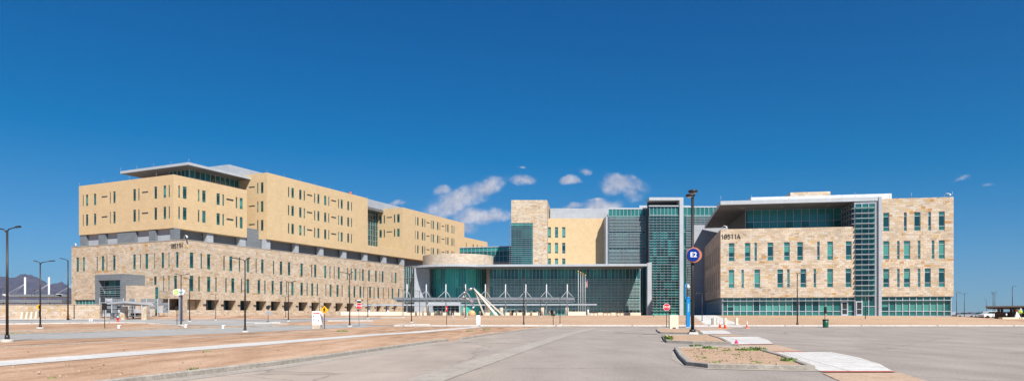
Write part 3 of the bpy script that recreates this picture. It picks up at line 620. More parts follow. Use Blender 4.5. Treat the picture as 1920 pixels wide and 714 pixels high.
# doors
for a, b in ((1578,1591), (1604,1617)):
    ua, ub = fa.u(a), fa.u(b); zd = fa.z(1585, 564); dn = MB()
    o = -.3 if a < 1600 else .02
    for l, r, z0, z1 in ((ua, ua+.18, 1.4, zd), (ub-.18, ub, 1.4, zd), (ua+.18, ub-.18, zd-.2, zd), (ua+.18, ub-.18, 1.4, 1.7), (ua+.18, ub-.18, 2.4, 2.5)): pbox(dn, fa, l, r, z0, z1, o, o+.1, 'frame_metal')
    d_ = dn.build('door', clinic); dg = MB(); dg.face([fa.pt(ua+.18, 1.7, o+.03), fa.pt(ub-.18, 1.7, o+.03), fa.pt(ub-.18, zd-.2, o+.03), fa.pt(ua+.18, zd-.2, o+.03)], 'dark_interior'); dg.build('pane', d_)
# glazed stair tower with louvres and its tall fin
ut1 = fa.u(1641); ztw = fa.z(1605, 380)
stair = Plane(fa.pt(uf0, 0, .0), fa.pt(ut1, 0, .0))
vus = [0, stair.L*.345, stair.L*.68, stair.L]
curtain(clinic, stair, 0, stair.L, 1.4, ztw, 1, [2.9+k*1.62 for k in range(11)], lambda i, j: rnd.choice(['glass_teal', 'glass_mid', 'glass_mid', 'glass_dark', 'glass_teal']), off=-.12, us=vus, fw=.11, name='stair_glazing')
ret = Plane(fa.pt(uf0, 0, -6.5), fa.pt(uf0, 0, -.12)); curtain(clinic, ret, 0, ret.L, zs_-1.1, ztw, 1.3, [zs_+k*1.62 for k in range(4)], lambda i, j: 'glass_dark', name='stair_glazing')
m = MB()
z = 4.6
while z < ztw-.3:
    pbox(m, stair, -.02, stair.L-.02, z-.05, z+.05, .02, .5, 'louver_light')
    if z > zs_: pbox(m, ret, 0, ret.L+.1, z-.04, z+.04, .13, .45, 'louver_metal')
    z += .81
m.build('louver_screen', clinic)
zcan = fa.z(1652, 368.8); uF = fa.u(1647)
m = MB(); pbox(m, fa, ut1+.01, uF, 1.3, zcan-.7, -6.5, -.1, 'grey_panel'); pbox(m, fa, uF, uf1-.01, 1.3, zcan, -7.5, .12, 'light_panel'); m.build('tall_fin', clinic)
# canopy slab over the whole left half
th = .62
sd = (AS-A0).normalized()
cpoly = [A0, fa.pt(uF-.01, 0, .0), fa.pt(uF-.01, 0, -29.5), AS]
cpoly = [Vector((p.x, p.y, 0)) for p in cpoly]
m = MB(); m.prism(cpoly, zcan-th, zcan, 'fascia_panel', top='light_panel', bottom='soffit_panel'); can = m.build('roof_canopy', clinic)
m = MB()
for px, py in ((1389,390.2),(1392,390.2),(1395,390.2),(1466,388.4),(1550,386.3),(1553,386.3),(1556,386.3),(1368,404),(1357,416.5)):
    Y = F*(zcan-th-EYE)/(HY-py); p = P(px, Y); m.lathe((p.x, p.y, zcan-th-.03), [(.01,0), (.13,0), (.13,.04)], 'lens', 10)
m.build('downlights', can)
# terrace glazing under the canopy
tp = Plane(fa.pt(0, 0, -6.5), fa.pt(uf0, 0, -6.5)); tu0, tu1 = tp.u(1398), tp.L
zlo, zhi = zs_-1.1, zcan-th
curtain(clinic, tp, tu0, tu1, zlo, zhi, 1.27, [zs_+.4, zs_+1.9], lambda i, j: ('hall_glass_b' if j == 2 else rnd.choice(['glass_mid', 'hall_glass_b', 'hall_glass_b'])), fw=.07, name='terrace_glazing')
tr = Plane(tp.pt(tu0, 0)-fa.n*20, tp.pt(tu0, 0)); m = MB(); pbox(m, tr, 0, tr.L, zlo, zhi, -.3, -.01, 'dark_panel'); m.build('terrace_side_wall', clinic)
# white plant band and stone box on the roof
ra_ = fa.shift(-3.5)
m = MB()
def rbox(px0, px1, pyt, o0, o1, z0, mat, ref=None):
    s = fa.shift(-o0); z = s.z(ref or px1, pyt); pbox(m, fa, s.u(px0), s.u(px1), z0, z, -o1, -o0, mat)
rbox(1408, 1672, 362.6, 3.5, 20, zcan+.002, 'white_metal'); m.build('plant_screen', clinic)
m = MB(); rbox(1482, 1557, 358.6, 8, 18, zcan+.5, 'stone'); m.build('roof_stone_box', clinic)
# grey metal link wall behind the left side
gm0, gm1 = P(1297, 139.9), P(1432, 139.5); gmp = Plane(gm0, gm1)
m = MB(); m.prism([gm0, gm1, P(1432, 142), P(1297, 142)], .5, ZP(421.5, 139.6), 'light_panel'); m.build('metal_wall', clinic)
m = MB(); pbox(m, side, side.L*.0, side.L*.0+.01, 1, 2, 0, .01, 'grey_panel')
camera_part(clinic, fa.pt(.3, zs_, -.2), .75, 1); camera_part(clinic, fa.pt(fa.L-1.2, zr, -.2), .8, 1)
number(clinic, '18511A', fa.pt(fa.u(1370.5), fa.z(1370, 443.2), .06), fa.d, .72)
for px in (1352, 1410, 1604, 1669, 1710, 1787): m = MB(); u = fa.u(px); p = fa.pt(u, 0, -.3 if px < 1660 else -.2); z = zcan if px < 1660 else zr; m.tube([(p.x, p.y, z), (p.x, p.y, z+.9)], .02, 'frame_metal', 5); m.build('lightning_rod', clinic)
wn.build(clinic)

# ================================================================== CENTRE: stone tower, yellow block, glass blocks, louvred tower
main = thing('medical_tower', (P(1100, 170).x, 170, 1.45), 'tall centre building of stone tower, yellow block and louvred green glass tower behind the hall', 'building')
def plan(px0, px1, Y0, Y1, Yb=None):
    a, b = P(px0, Y0), P(px1, Y1); Yb = Yb or max(Y0, Y1)+14
    return [Vector((a.x, Yb, 0)), a, b, Vector((b.x, Yb, 0))]
# stone tower with a glazed louvred corner
T0 = plan(958.5, 1026, 172, 172, 186); T0[2], T0[3] = P(1026, 172), P(1031, 184); T0[0] = P(962, 186)
tpl = Plane(T0[1], T0[2]); zt = ZP(375, 172)
gh = [(0.02, tpl.u(999.5), 10.5, ZP(417.5, 172), .5)]
m = MB(); polyside(m, T0, 1, zt, 'stone', {1: gh}); m.build('stone_wall', main)
curtain(main, tpl, .05, tpl.u(999.5), 10.5, ZP(417.5, 172), 1.0, [12+k*2.3 for k in range(6)], lambda i, j: ['hall_glass_c', 'hall_glass_a', 'hall_glass_b'][(j+i//3) % 3], off=-.3)
louvers(main, tpl, -.5, tpl.u(999.5)-.05, 10.8, ZP(419, 172), .52, .02, .4, .055, 'louver_light', posts=1.35)
# yellow block
Y0 = plan(1026, 1137, 176, 176, 192); ypl = Plane(Y0[1], Y0[2]); zy = ZP(409.3, 176)
yw = []
wm = Windows()
for y0, y1 in ((425.5,445.7), (454.8,475), (484,503)): yw += row(ypl, [(1027,1033),(1040.2,1046.4),(1053.8,1060)], 1045, y0, y1)
m = MB(); polyside(m, Y0, 1, zy, 'yellow_brick', {1: yw}); m.build('brick_wall', main)
for h in yw: wm.add(ypl, *h[:4], .25, rnd.choice('FTNF'), .07)
wm.build(main)
m = MB(); m.prism(plan(1031.5, 1141, 181, 181, 194), zy-.1, ZP(390.5, 181), 'light_panel'); m.build('plant_room', main)
# glass blocks either side of the louvred tower
Yg = 171.2
gpl = Plane(P(1141, Yg), P(1218, Yg)); zgt = ZP(392, Yg)
zl = [ZP(y, Yg) for y in (405.5, 433.5, 437.2, 463.8, 468)]
gp_us = [gpl.L*k/11 for k in range(12)]
def gpk(i, j): return 'glass_teal' if j == 5 else ('hall_glass_d' if j in (1, 3) else rnd.choice(['hall_glass_b', 'hall_glass_a', 'glass_blue']))
curtain(main, gpl, 0, gpl.L, 1, zgt, 1, zl[::-1], gpk, us=gp_us, fw=.1)
for a, b in ((405.8, 433.3), (437.4, 463.6), (468.2, 500)): louvers(main, gpl, .1, gpl.u(1209), ZP(b, Yg), ZP(a, Yg), .36, .25, .22, .13, 'louver_light', posts=1.9)
m = MB(); m.prism(plan(1136, 1141, Yg+.2, Yg+.2, 177.5), 1, zgt-1.8, 'light_panel'); m.prism([Vector((p.x, p.y, 0)) for p in (P(1141, Yg+.01), P(1218, Yg+.01), P(1218, 186), P(1141, 186))], zgt+.01, zgt+.35, 'fascia_panel'); m.prism([P(1140.4, Yg-.02), P(1141.4, Yg-.02), P(1141.4, 186), P(1140.4, 186)], 1, zgt+.3, 'fascia_panel'); m.build('metal_edge', main)
zgr = ZP(388.6, Yg)
gr = Plane(P(1280, Yg), P(1345, Yg)); zl2 = [ZP(y, Yg) for y in (404, 431, 435, 462, 466)]
curtain(main, gr, 0, gr.L, 1, zgr, 1.05, zl2[::-1], lambda i, j: 'glass_teal' if j == 5 or (j in (1, 3)) else rnd.choice(['glass_mid', 'glass_blue']), fw=.1)
for a, b in ((405, 430.8), (435.2, 461.8), (466.2, 560)): louvers(main, gr, gr.u(1285.5), gr.L, ZP(b, Yg), ZP(a, Yg), .4, .25, .22, .13, 'louver_light', posts=1.9)
m = MB(); m.prism([P(1280, Yg), P(1345, Yg), P(1345, 186), P(1280, 186)], zgr, zgr+.3, 'fascia_panel'); m.build('metal_edge', main)
# the louvred tower in front
Yt = 167.5
tw = Plane(P(1218, Yt), P(1272.8, Yt)); ztg = ZP(387.6, Yt)
zt_ = [ztg-k*2.05 for k in range(1, 13)][::-1]
curtain(main, tw, 0, tw.L, 1.4, ztg, 1, [zt_[0]]+zt_, lambda i, j: ('glass_teal' if j >= 11 or (i+2*j) % 5 == 0 else rnd.choice(['hall_glass_a', 'hall_glass_a', 'hall_glass_d', 'hall_glass_c', 'hall_glass_b'])), us=[tw.L*k/8 for k in range(9)], fw=.09, name='tower_glazing')
louvers(main, tw, -.2, tw.L+.02, 2.6, ZP(405, Yt), .66, .15, .4, .065, 'louver_light', posts=tw.L/8)
ztt = ZP(370.8, Yt); tf = MB()
pbox(tf, tw, tw.L+.02, tw.L+.02+(7.2*Yt/F), .9, ztt, -3.4, .7, 'fascia_panel'); pbox(tf, tw, -.25, tw.L+.02, ztt-.72, ztt, -3.0, .7, 'fascia_panel'); pbox(tf, tw, -.25, tw.L+.02, ztg+.03, ztg+.3, -.5, .4, 'fascia_panel')
tf.build('tower_frame', main)
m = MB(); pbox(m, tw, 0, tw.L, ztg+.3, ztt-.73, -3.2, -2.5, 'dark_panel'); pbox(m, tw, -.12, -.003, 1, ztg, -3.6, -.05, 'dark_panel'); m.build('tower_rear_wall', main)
m = MB(); m.prism([P(1199, 174), P(1218, 174), P(1218, 184), P(1199, 184)], ZP(388, 174)-.3, ZP(385, 174), 'fascia_panel'); m.prism([P(1280.6, 174), P(1294, 174), P(1294, 184), P(1280.6, 184)], ZP(388, 174)-.3, ZP(385.3, 174), 'fascia_panel'); m.prism([P(1204, 176), P(1290, 176), P(1290, 184), P(1204, 184)], zgr-.2, ZP(388, 174)-.3, 'dark_panel'); m.build('roof_slab', main)
# glazed bridge to the wards
bridge = thing('glass_bridge', (P(905, 190).x, 190, 8), 'dark green glass link bridge between the yellow wards and the stone tower', 'bridge')
bp_ = Plane(P(862, 192), P(959, 188)); bz0, bz1 = ZP(491, 190), ZP(463.5, 190)
curtain(bridge, bp_, 0, bp_.L, bz0, bz1, 1.2, [bz1-1.1, bz0+1.6], lambda i, j: ('hall_glass_d', 'hall_glass_b', 'hall_glass_a')[j], fw=.08)
m = MB(); m.prism([bp_.pt(0, 0, .2), bp_.pt(bp_.L, 0, .2), bp_.pt(bp_.L, 0, -6), bp_.pt(0, 0, -6)], bz1, bz1+.2, 'fascia_panel'); m.prism([bp_.pt(0, 0, .1), bp_.pt(bp_.L, 0, .1), bp_.pt(bp_.L, 0, -6), bp_.pt(0, 0, -6)], 2, bz0, 'stone_pale'); m.build('bridge_deck', bridge)

# ================================================================== entrance hall with the rotunda
hall = thing('entrance_hall', (P(1000, 160).x, 160, 1.45), 'low entrance hall with round stone drum, wide flat grey roof and green glass front', 'building')
RC = P(859, 172); zH = ZP(495, 155.8); th = .5
arc = [Vector((RC.x+10.7*math.cos(t), 166.2+10.7*math.sin(t), 0)) for t in [math.radians(q) for q in range(180, 306, 6)]]
arc = arc + [P(934, 156.3), P(1214, 154.6), Vector((P(1214, 154.6).x, 167.2, 0)), P(1214, 178), P(777, 178)]
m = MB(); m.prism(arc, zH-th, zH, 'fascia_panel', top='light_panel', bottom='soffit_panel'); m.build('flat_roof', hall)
m = MB(); a, b = P(1214.1, 154.5), P(1222, 154.4); m.prism([a, b, Vector((b.x, 155.7, 0)), Vector((a.x, 155.7, 0))], .9, ZP(492.2, 154.5), 'fascia_panel'); m.build('end_fin', hall)
m = MB()
n = 72; R = 9.0; z0, z1 = zH+.01, ZP(474.8, 163)
for k in range(n):
    p, q = [Vector((RC.x+R*math.cos(t), RC.y+R*math.sin(t), 0)) for t in (2*math.pi*k/n, 2*math.pi*(k+1)/n)]
    m.face([p+Vector((0,0,z0)), q+Vector((0,0,z0)), q+Vector((0,0,z1)), p+Vector((0,0,z1))], 'stone_pale')
m.face([Vector((RC.x+R*math.cos(2*math.pi*k/n), RC.y+R*math.sin(2*math.pi*k/n), z1)) for k in range(n)], 'coping')
drum = m.build('stone_drum', hall)
uvd = drum.data.uv_layers[0].data       # wrap the courses round the drum
for k in range(n):
    l0 = R*2*math.pi*k/n; l1 = R*2*math.pi*(k+1)/n
    for j, (u, v) in enumerate(((l0, z0), (l1, z0), (l1, z1), (l0, z1))): uvd[k*4+j].uv = (u, v)
g = MB(); fr = MB(); n = 40; R2 = 7.8
for k in range(n):
    t0, t1 = math.radians(175+190*k/n), math.radians(175+190*(k+1)/n)
    p, q = [Vector((RC.x+R2*math.cos(t), RC.y+R2*math.sin(t), 0)) for t in (t0, t1)]
    for j in range(5):
        za, zb = 1.2+(zH-th-1.2)*j/5, 1.2+(zH-th-1.2)*(j+1)/5
        g.face([p+Vector((0,0,za)), q+Vector((0,0,za)), q+Vector((0,0,zb)), p+Vector((0,0,zb))], ['rotunda_glass_a', 'rotunda_glass_a', 'rotunda_glass_b', 'rotunda_glass_a', 'rotunda_glass_c', 'rotunda_glass_b'][(k//4+(j//2)*3+(k//7)*(j//3)) % 6])
    c = Vector((RC.x+(R2+.06)*math.cos(t0), RC.y+(R2+.06)*math.sin(t0), (1.2+zH-th)/2)); fr.box(c, (.12, .05, zH-th-1.2), 'louver_metal', t0)
w = g.build('rotunda_glazing', hall); fr.build('mullions', w)
m = MB()    # metal wall left of the rotunda and stone pillar right of it
lw0, lw1 = P(777, 160.6), P(805, 164); m.prism([lw0, lw1, Vector((lw1.x, 172, 0)), Vector((lw0.x, 172, 0))], .9, zH-th-.003, 'light_panel'); m.build('metal_wall', hall)
m = MB(); m.tube([(P(915.5, 165).x, 165, 1), (P(915.5, 165).x, 165, zH-th)], .48, 'stone_pale', 14); m.build('stone_column', hall)
gsl = Plane(P(758, 176), P(778, 172)); curtain(hall, gsl, 0, gsl.L, 1, zH+.8, 1.1, [3.4, 6, 8.6, 11.2], lambda i, j: rnd.choice(['glass_mid', 'glass_teal', 'glass_blue']), fw=.1)
hp = Plane(P(918, 165), Vector((P(1213.9, 154.5).x+.2, 164.4, 0)))
zh = lambda y: ZP(y, 164.6)
hz = [zh(y) for y in (580, 560.3, 556.8, 535.3, 531.3, 523.2)]
curtain(hall, hp, 0, hp.L, 1.4, zH-th, 1, hz, lambda i, j: {0: rnd.choice(['hall_glass_d', 'hall_glass_b', 'hall_glass_a', 'dark_interior']), 2: 'hall_glass_c', 4: 'glass_blind', 6: rnd.choice(['glass_blue', 'glass_blue', 'hall_glass_b', 'hall_glass_a'])}.get(j, rnd.choice(['hall_glass_a', 'hall_glass_b'])), us=[hp.L*k/42 for k in range(43)], fw=.1, name='hall_glazing')
u0, u1 = hp.u(926), min(hp.u(1208.5), hp.L-.1)
for y0, y1 in ((523.6, 531), (535.6, 556.5), (560.6, 579.8)): louvers(hall, hp, u0, u1, zh(y1), zh(y0), .33, .35, .2, .115, 'louver_hall', posts=2.76)
m = MB(); pbox(m, hp, hp.u(1103), hp.L, .9, 2.15, .3, 1.2, 'cream_block'); m.build('plinth', hall)
# vestibule
vb = Plane(P(802, 160), P(863, 160)); vz = ZP(565.5, 160)
m = MB(); m.prism([vb.pt(0, 0), vb.pt(vb.L, 0), vb.pt(vb.L, 0, -7), vb.pt(0, 0, -7)], ZP(572.5, 160), vz, 'light_panel', bottom='soffit_panel'); m.prism([vb.pt(.2, 0), vb.pt(1.2, 0), vb.pt(1.2, 0, -6), vb.pt(.2, 0, -6)], 1, ZP(572.5, 160), 'louver_metal'); m.prism([vb.pt(vb.L-.3, 0), vb.pt(vb.L, 0), vb.pt(vb.L, 0, -6), vb.pt(vb.L-.3, 0, -6)], 1, ZP(572.5, 160), 'light_panel'); v_ = m.build('vestibule', hall)
curtain(v_, vb, 1.3, vb.L-.3, 1.2, ZP(572.5, 160), 1.0, [3.2], lambda i, j: 'dark_interior' if (i+j) % 3 else 'glass_dark', off=-1, name='door_glazing')
# ================================================================== GROUND
import bmesh
def struct(o): o['kind'] = 'structure'; return o
def sheet(name, pts, off, mat, world=False, xb=()):      # a surface draped on the terrain, outline given as photo pixels (or ground points)
    q = [Vector((p[0], p[1], 0)) if world else G(*p) for p in pts]
    bm = bmesh.new(); f = bm.faces.new([bm.verts.new((p.x, p.y, 0)) for p in q])
    for y in (60, 87, 107):
        bmesh.ops.bisect_plane(bm, geom=bm.verts[:]+bm.edges[:]+bm.faces[:], plane_co=(0, y, 0), plane_no=(0, 1, 0))
    for x in xb: bmesh.ops.bisect_plane(bm, geom=bm.verts[:]+bm.edges[:]+bm.faces[:], plane_co=(x, 0, 0), plane_no=(1, 0, 0))
    bmesh.ops.triangulate(bm, faces=bm.faces[:])
    for v in bm.verts: v.co.z = gz(v.co.x, v.co.y)+off
    bm.normal_update()
    for f in bm.faces:
        if f.normal.z < 0: f.normal_flip()
    me = bpy.data.meshes.new(name); bm.to_mesh(me); bm.free(); me.materials.append(MATS[mat])
    o = bpy.data.objects.new(name, me); COL.objects.link(o); return struct(o)
def resample(q, step=2.0):
    out = [q[0]]
    for a, b in zip(q, q[1:]):
        n = max(1, int((b-a).length/step)); out += [a+(b-a)*k/n for k in range(1, n+1)]
    return out
def smooth_path(q, it=2):
    for _ in range(it):
        r = [q[0]]
        for a, b in zip(q, q[1:]): r += [a*.75+b*.25, a*.25+b*.75]
        q = r+[q[-1]]
    return q
def kerb(name, pts, w=.16, h=.15, mat='kerb_concrete', world=False, closed=False, rnd_=2, base=-.05):
    q = [Vector((p[0], p[1])) if world else G(*p).to_2d() for p in pts]
    if closed: q.append(q[0])
    if rnd_ and not closed: q = smooth_path(q, rnd_)
    q = resample(q, 3)
    m = MB(); L = []
    for i, p in enumerate(q):
        a, b = q[max(0, i-1)], q[min(len(q)-1, i+1)]
        if closed and i in (0, len(q)-1): a, b = q[-2], q[1]
        d = (b-a).normalized(); n = Vector((-d.y, d.x))
        z = gz(p.x, p.y); prof = [(-w/2, base), (-w/2, h-.02), (-w/2+.03, h), (w/2-.03, h), (w/2, h-.02), (w/2, base)]
        L.append([Vector((p.x+n.x*o, p.y+n.y*o, z+zz_)) for o, zz_ in prof])
    vs = [v for r in L for v in r]; k = 6
    fs = [(i*k+j+1, i*k+j, (i+1)*k+j, (i+1)*k+j+1) for i in range(len(L)-1) for j in range(k-1)]
    m.mesh(vs, fs, mat); m.face(L[0], mat); m.face(list(reversed(L[-1])), mat)
    o = m.build(name); return struct(o)
def strip(name, pts, w, off, mat, world=False, sm=0):
    q = [Vector((p[0], p[1])) if world else G(*p).to_2d() for p in pts]
    if sm: q = smooth_path(q, sm)
    l, r = [], []
    for i, p in enumerate(q):
        d = (q[min(len(q)-1, i+1)]-q[max(0, i-1)]).normalized(); n = Vector((-d.y, d.x)); l.append(p+n*w/2); r.append(p-n*w/2)
    return sheet(name, l+r[::-1], off, mat, True)
xs = [-6000, -800, -200, -100, -60, -30, 0, 30, 60, 69, 71, 73, 75, 77, 85, 100, 140, 300, 1000, 6000]
ys = [-60, -20, 0, 20, 40, 60, 70, 87, 90, 93, 96, 99, 102, 105, 107, 120, 150, 250, 600, 2000, 12000]
m = MB(); m.mesh([(x, y, gz(x, y)) for y in ys for x in xs], [(j*len(xs)+i, j*len(xs)+i+1, (j+1)*len(xs)+i+1, (j+1)*len(xs)+i) for j in range(len(ys)-1) for i in range(len(xs)-1)], 'dirt')
struct(m.build('ground'))
# the big parking lot: left edge follows the kerb, far edge the road kerb
K0 = G(500, 687).to_2d(); K1 = G(286, 713).to_2d(); dk = (K1-K0).normalized()
near = K1+dk*36
kline = [near, K1, G(400, 699).to_2d(), K0, G(665, 663.5).to_2d(), G(800, 643.6).to_2d(), G(850, 638.2).to_2d()]
lot = kline[:] + [G(1002, 641).to_2d()*0+G(862, 635.8).to_2d(), G(985, 617).to_2d(), G(1060, 613.4).to_2d(), Vector((16, 78.9)), Vector((240, 78.9)), Vector((240, -20)), Vector((near.x, -20))]
sheet('parking_lot', lot, .008, 'asphalt', True)
kerb('parking_kerb', kline[:-1]+[G(838, 638.6).to_2d()], .2, .15, world=True, rnd_=1)
strip('kerb_gutter', [p+Vector((.45, 0)) for p in kline[:-1]], .7, .014, 'gutter', True)
kerb('parking_kerb', [(864, 636.2), (925, 626.5), (985, 618), (1035, 613.8), (1075, 612.2)], .2, .13, rnd_=1)
strip('cross_gutter', [(842, 639.6), (1003, 643.2)], 1.3, .016, 'gutter')
vg = [(560, 690), (797, 713.5), (1000, 646.5), (1072, 624.5), (1118, 613.5)]
strip('valley_gutter', [G(*p).to_2d() for p in vg[1:]][0:0] + [G(797, 713.5).to_2d()+(G(797, 713.5).to_2d()-G(1000, 646.5).to_2d()).normalized()*18] + [G(*p).to_2d() for p in vg[1:]], .95, .020, 'gutter', True)
# far kerb and verge of the road, berm in front of the clinic
fy = lambda y: F*(EYE)/(y-HY)
strip('road_gutter', [(-14, 77.9), (220, 77.9)], 1.5, .014, 'gutter', True)
kerb('road_kerb', [(-14, 79.9), (220, 79.9)], .3, .15, 'walk', world=True, rnd_=0)
strip('verge', [(-14, 81.3), (230, 81.3)], 2.4, .03, 'walk', True)
sheet('berm', [(-18, 82.5), (58, 82.5), (70, 82.5), (230, 82.5), (230, 108), (92, 108), (69, 104), (20, 110), (10, 128), (-22, 128)], .04, 'berm_dirt', True, (69, 71, 73, 75, 77))
sheet('clinic_walk', [P(1352, 106.5)[:2], P(1600, 103.0)[:2], P(1790, 101.5)[:2], P(1790, 104)[:2], P(1352, 109.8)[:2]], .035, 'walk', True)
# path up to the metal wall between the buildings
sheet('path', [G(1322, 608.6)[:2], G(1391, 608.6)[:2], P(1345, 106)[:2], P(1336, 116)[:2], P(1298, 116)[:2], P(1300, 106)[:2]], .05, 'walk', True)
sheet('plaza', [(-40, 118), (21, 118), (21, 168), (-45, 168)], .035, 'walk', True)
# islands
def island(out, inner_off=.16):
    q = [G(*p).to_2d() for p in out]
    kerb('island_kerb', q, .2, .15, world=True, closed=True)
    sheet('island_bed', q, .10, 'berm_dirt', True); 
    c = sum(q, Vector((0, 0)))/len(q); big = [c+(p-c)*1.0+(p-c).normalized()*.42 for p in q]
    sheet('island_gutter', big, .018, 'gutter', True)
I1 = [(1268, 656), (1279, 672), (1293, 685.5), (1330, 690), (1420, 692.2), (1521, 694), (1466, 671.5), (1409, 655), (1340, 654.2)]
I2 = [(1243.5, 631), (1247, 638), (1253, 642), (1300, 643.6), (1367, 645.2), (1352, 637), (1331, 630.3), (1280, 629.8)]
I3 = [(1231.5, 618), (1235, 622.5), (1240, 624.8), (1317, 626.6), (1310, 621.5), (1303, 618.4), (1262, 617.6)]
for I in (I1, I2, I3): island(I)
pads = [([(1428, 660.3), (1558, 660.3), (1612, 671), (1650, 683), (1676, 697.6), (1540, 697.6), (1524, 689.5)], 1), ([(1344.5, 631.2), (1421, 631.2), (1440, 637), (1450, 645), (1377, 646), (1364, 641)], 1), ([(1303.5, 619), (1359, 618.8), (1367, 621.5), (1371, 625.8), (1318.5, 626)], 1), ([(1300, 611.2), (1392, 611.2), (1394, 613.2), (1300, 613.2)], 0)]
for p, t in pads: sheet('crossing_pad', p, .024, 'walk')
for a, b in (((1541, 697.4), (1676, 697.4)), ((1377, 646), (1450, 645)), ((1319, 626.2), (1371, 626)), ((1302, 613.4), (1391, 613.4)), ((1434, 660), (1510, 660)), ((1296, 618.5), (1360, 618.5))):
    strip('tactile_strip', [a, b], .32, .03, 'tactile_red')
sheet('stamped_crossing', [(1380, 647.2), (1456, 646.4), (1506, 659), (1425, 659)], .022, 'stamped'); sheet('stamped_crossing', [(1541, 699.8), (1688, 699.4), (1760, 722), (1590, 722)], .022, 'stamped'); sheet('stamped_crossing', [(1322, 627.2), (1376, 627), (1400, 630.4), (1334, 630.4)], .022, 'stamped'); sheet('stamped_crossing', [(1300, 614.6), (1380, 614.4), (1358, 618.2), (1298, 618.2)], .022, 'stamped')
# left: sidewalk strip and roads (measured bands)
sheet('sidewalk', [(-900, 756), (0, 676.6), (500, 640.2), (700, 625.6), (900, 611.2), (915, 611.8), (700, 629), (500, 646), (0, 686), (-900, 778)], .014, 'walk')
sheet('left_road', [(-300, 632), (0, 627.4), (260, 619), (500, 612.4), (620, 608), (760, 602), (905, 601.6), (870, 604.4), (700, 612), (600, 616.4), (500, 621), (260, 631), (0, 638.4), (-300, 650)], .010, 'road')
sheet('upper_road', [(-200, 601), (0, 600), (300, 599), (480, 599.5), (600, 597.6), (760, 596.3), (760, 597.2), (640, 600.5), (520, 604.5), (500, 611.5), (380, 609.5), (300, 605), (240, 604), (0, 607), (-200, 608)], .018, 'road')
sheet('upper_walk', [(0, 597.6), (200, 597.6), (345, 598.4), (500, 598.2), (620, 595.8), (760, 594.8), (760, 595.7), (600, 597), (480, 599), (300, 598.6), (0, 599.6)], .05, 'walk')
kerb('road_kerb', [(-200, 609), (0, 607.6), (150, 605.6), (240, 604.6), (300, 607), (345, 611)], .45, .12, 'walk')
kerb('road_kerb', [(0, 622.5), (260, 615.6), (450, 610.8), (520, 609)], .25, .1)
kerb('road_kerb', [(-100, 630), (0, 627.6), (260, 619.2), (500, 612.6), (560, 610)], .2, .1)
kerb('road_kerb', [(-100, 655), (0, 651), (260, 638), (500, 626.2), (620, 620)], .12, .04)
kerb('road_kerb', [(464, 605), (500, 606), (537, 607.2)], .7, .12, 'walk', rnd_=0)
kerb('road_kerb', [(750, 608), (775, 608.6), (804, 608.3)], .8, .12, 'walk', rnd_=0); kerb('road_kerb', [(477, 606.2), (525, 604.8)], .5, .12, 'walk', rnd_=0); kerb('road_kerb', [(615, 601.6), (700, 601.3)], .5, .12, 'walk', rnd_=0)
sheet('upper_road', [(700, 603), (905, 598), (905, 600), (1000, 607.4), (800, 611)], .012, 'road')
sheet('median', [(800, 598.3), (1040, 597.6), (1060, 606.6), (905, 607.4), (760, 607)], .03, 'berm_dirt')
# mountains on the left horizon
prof = [(-900, 560), (-600, 545), (-400, 535), (-250, 540), (-120, 528), (-60, 522), (-20, 519), (0, 516), (18, 514), (36, 508), (56, 512), (81, 520), (98, 527), (106, 527.5), (115, 525), (123, 531), (133, 541), (150, 556), (180, 572), (230, 585), (330, 592)]
def pv(x, t):
    for (a, ya), (b, yb) in zip(t, t[1:]):
        if a <= x <= b: return ya+(yb-ya)*(x-a)/(b-a)
    return 592
m = MB(); nx, ny = 300, 46; vs = []
for j in range(ny+1):
    for i in range(nx+1):
        px = -900+1230*i/nx; t = j/ny; Y = 6800+t*3200
        h = (HY-pv(px, prof)+3)*8600/F; v = max(0, min(1, t/.62)); v = v if t < .62 else 1-(t-.62)/.38*.6
        x = (px-HX)/F*Y
        n_ = noise.fractal(Vector((x/700, Y/500, 0)), 1, 2.1, 6); rg = 1-abs(noise.fractal(Vector((x/420, Y/1400, 3)), 1, 2.1, 5))*1.4
        z = h*(v**1.15)*(.80+.2*rg)+n_*34*v+ (h*.25*max(0, noise.noise(Vector((x/900, 5, 0)))) if .12 < t < .3 else 0)
        vs.append((x, Y, z-6 if t > .01 else -20))
m.mesh(vs, [(j*(nx+1)+i, j*(nx+1)+i+1, (j+1)*(nx+1)+i+1, (j+1)*(nx+1)+i) for j in range(ny) for i in range(nx)], 'mountain_rock', True)
struct(m.build('mountains'))

# ================================================================== SITE THINGS
# low stone wall on the left
wl = Plane(P(-260, 100.5), P(187, 100.0))
m = MB(); pbox(m, wl, 0, wl.L, .2, ZP(571.5, 100.2), -.5, 0, 'stone'); lw_ = single(m, 'site_wall', (P(0, 100).x, 100, 1), 'low cream stone wall running from the left edge up to the grey fence panels', 'wall')
m = MB(); pbox(m, wl, -.05, wl.L, ZP(571.5, 100.2)+.003, ZP(571.5, 100.2)+.1, -.55, .05, 'stone_pale'); m.build('coping', lw_)
p0, p1_ = P(38, 99), P(82, 99); m = MB(); n = 5
for k in range(n):
    x = p0.x+(p1_.x-p0.x)*(k+.4)/n; m.hexa([(x, 98.4, .4), (x+.34, 98.4, .4), (x+.34, 99.4, .4), (x, 99.4, .4), (x+.05, 98.8, 2.0), (x+.28, 98.8, 2.0), (x+.28, 99.4, 2.0), (x+.05, 99.4, 2.0)], 'cream_block')
    m.hexa([(x+.36, 99.0, .4), (x+.7, 99.0, .4), (x+.7, 99.4, .4), (x+.36, 99.4, .4), (x+.36, 99.2, 1.7), (x+.7, 99.2, 1.7), (x+.7, 99.4, 1.7), (x+.36, 99.4, 1.7)], 'dull_brown') if 0 else None
single(m, 'ribbed_panel', (p0.x, 99, .8), 'row of leaning cream concrete ribs against the low stone wall', 'panel')
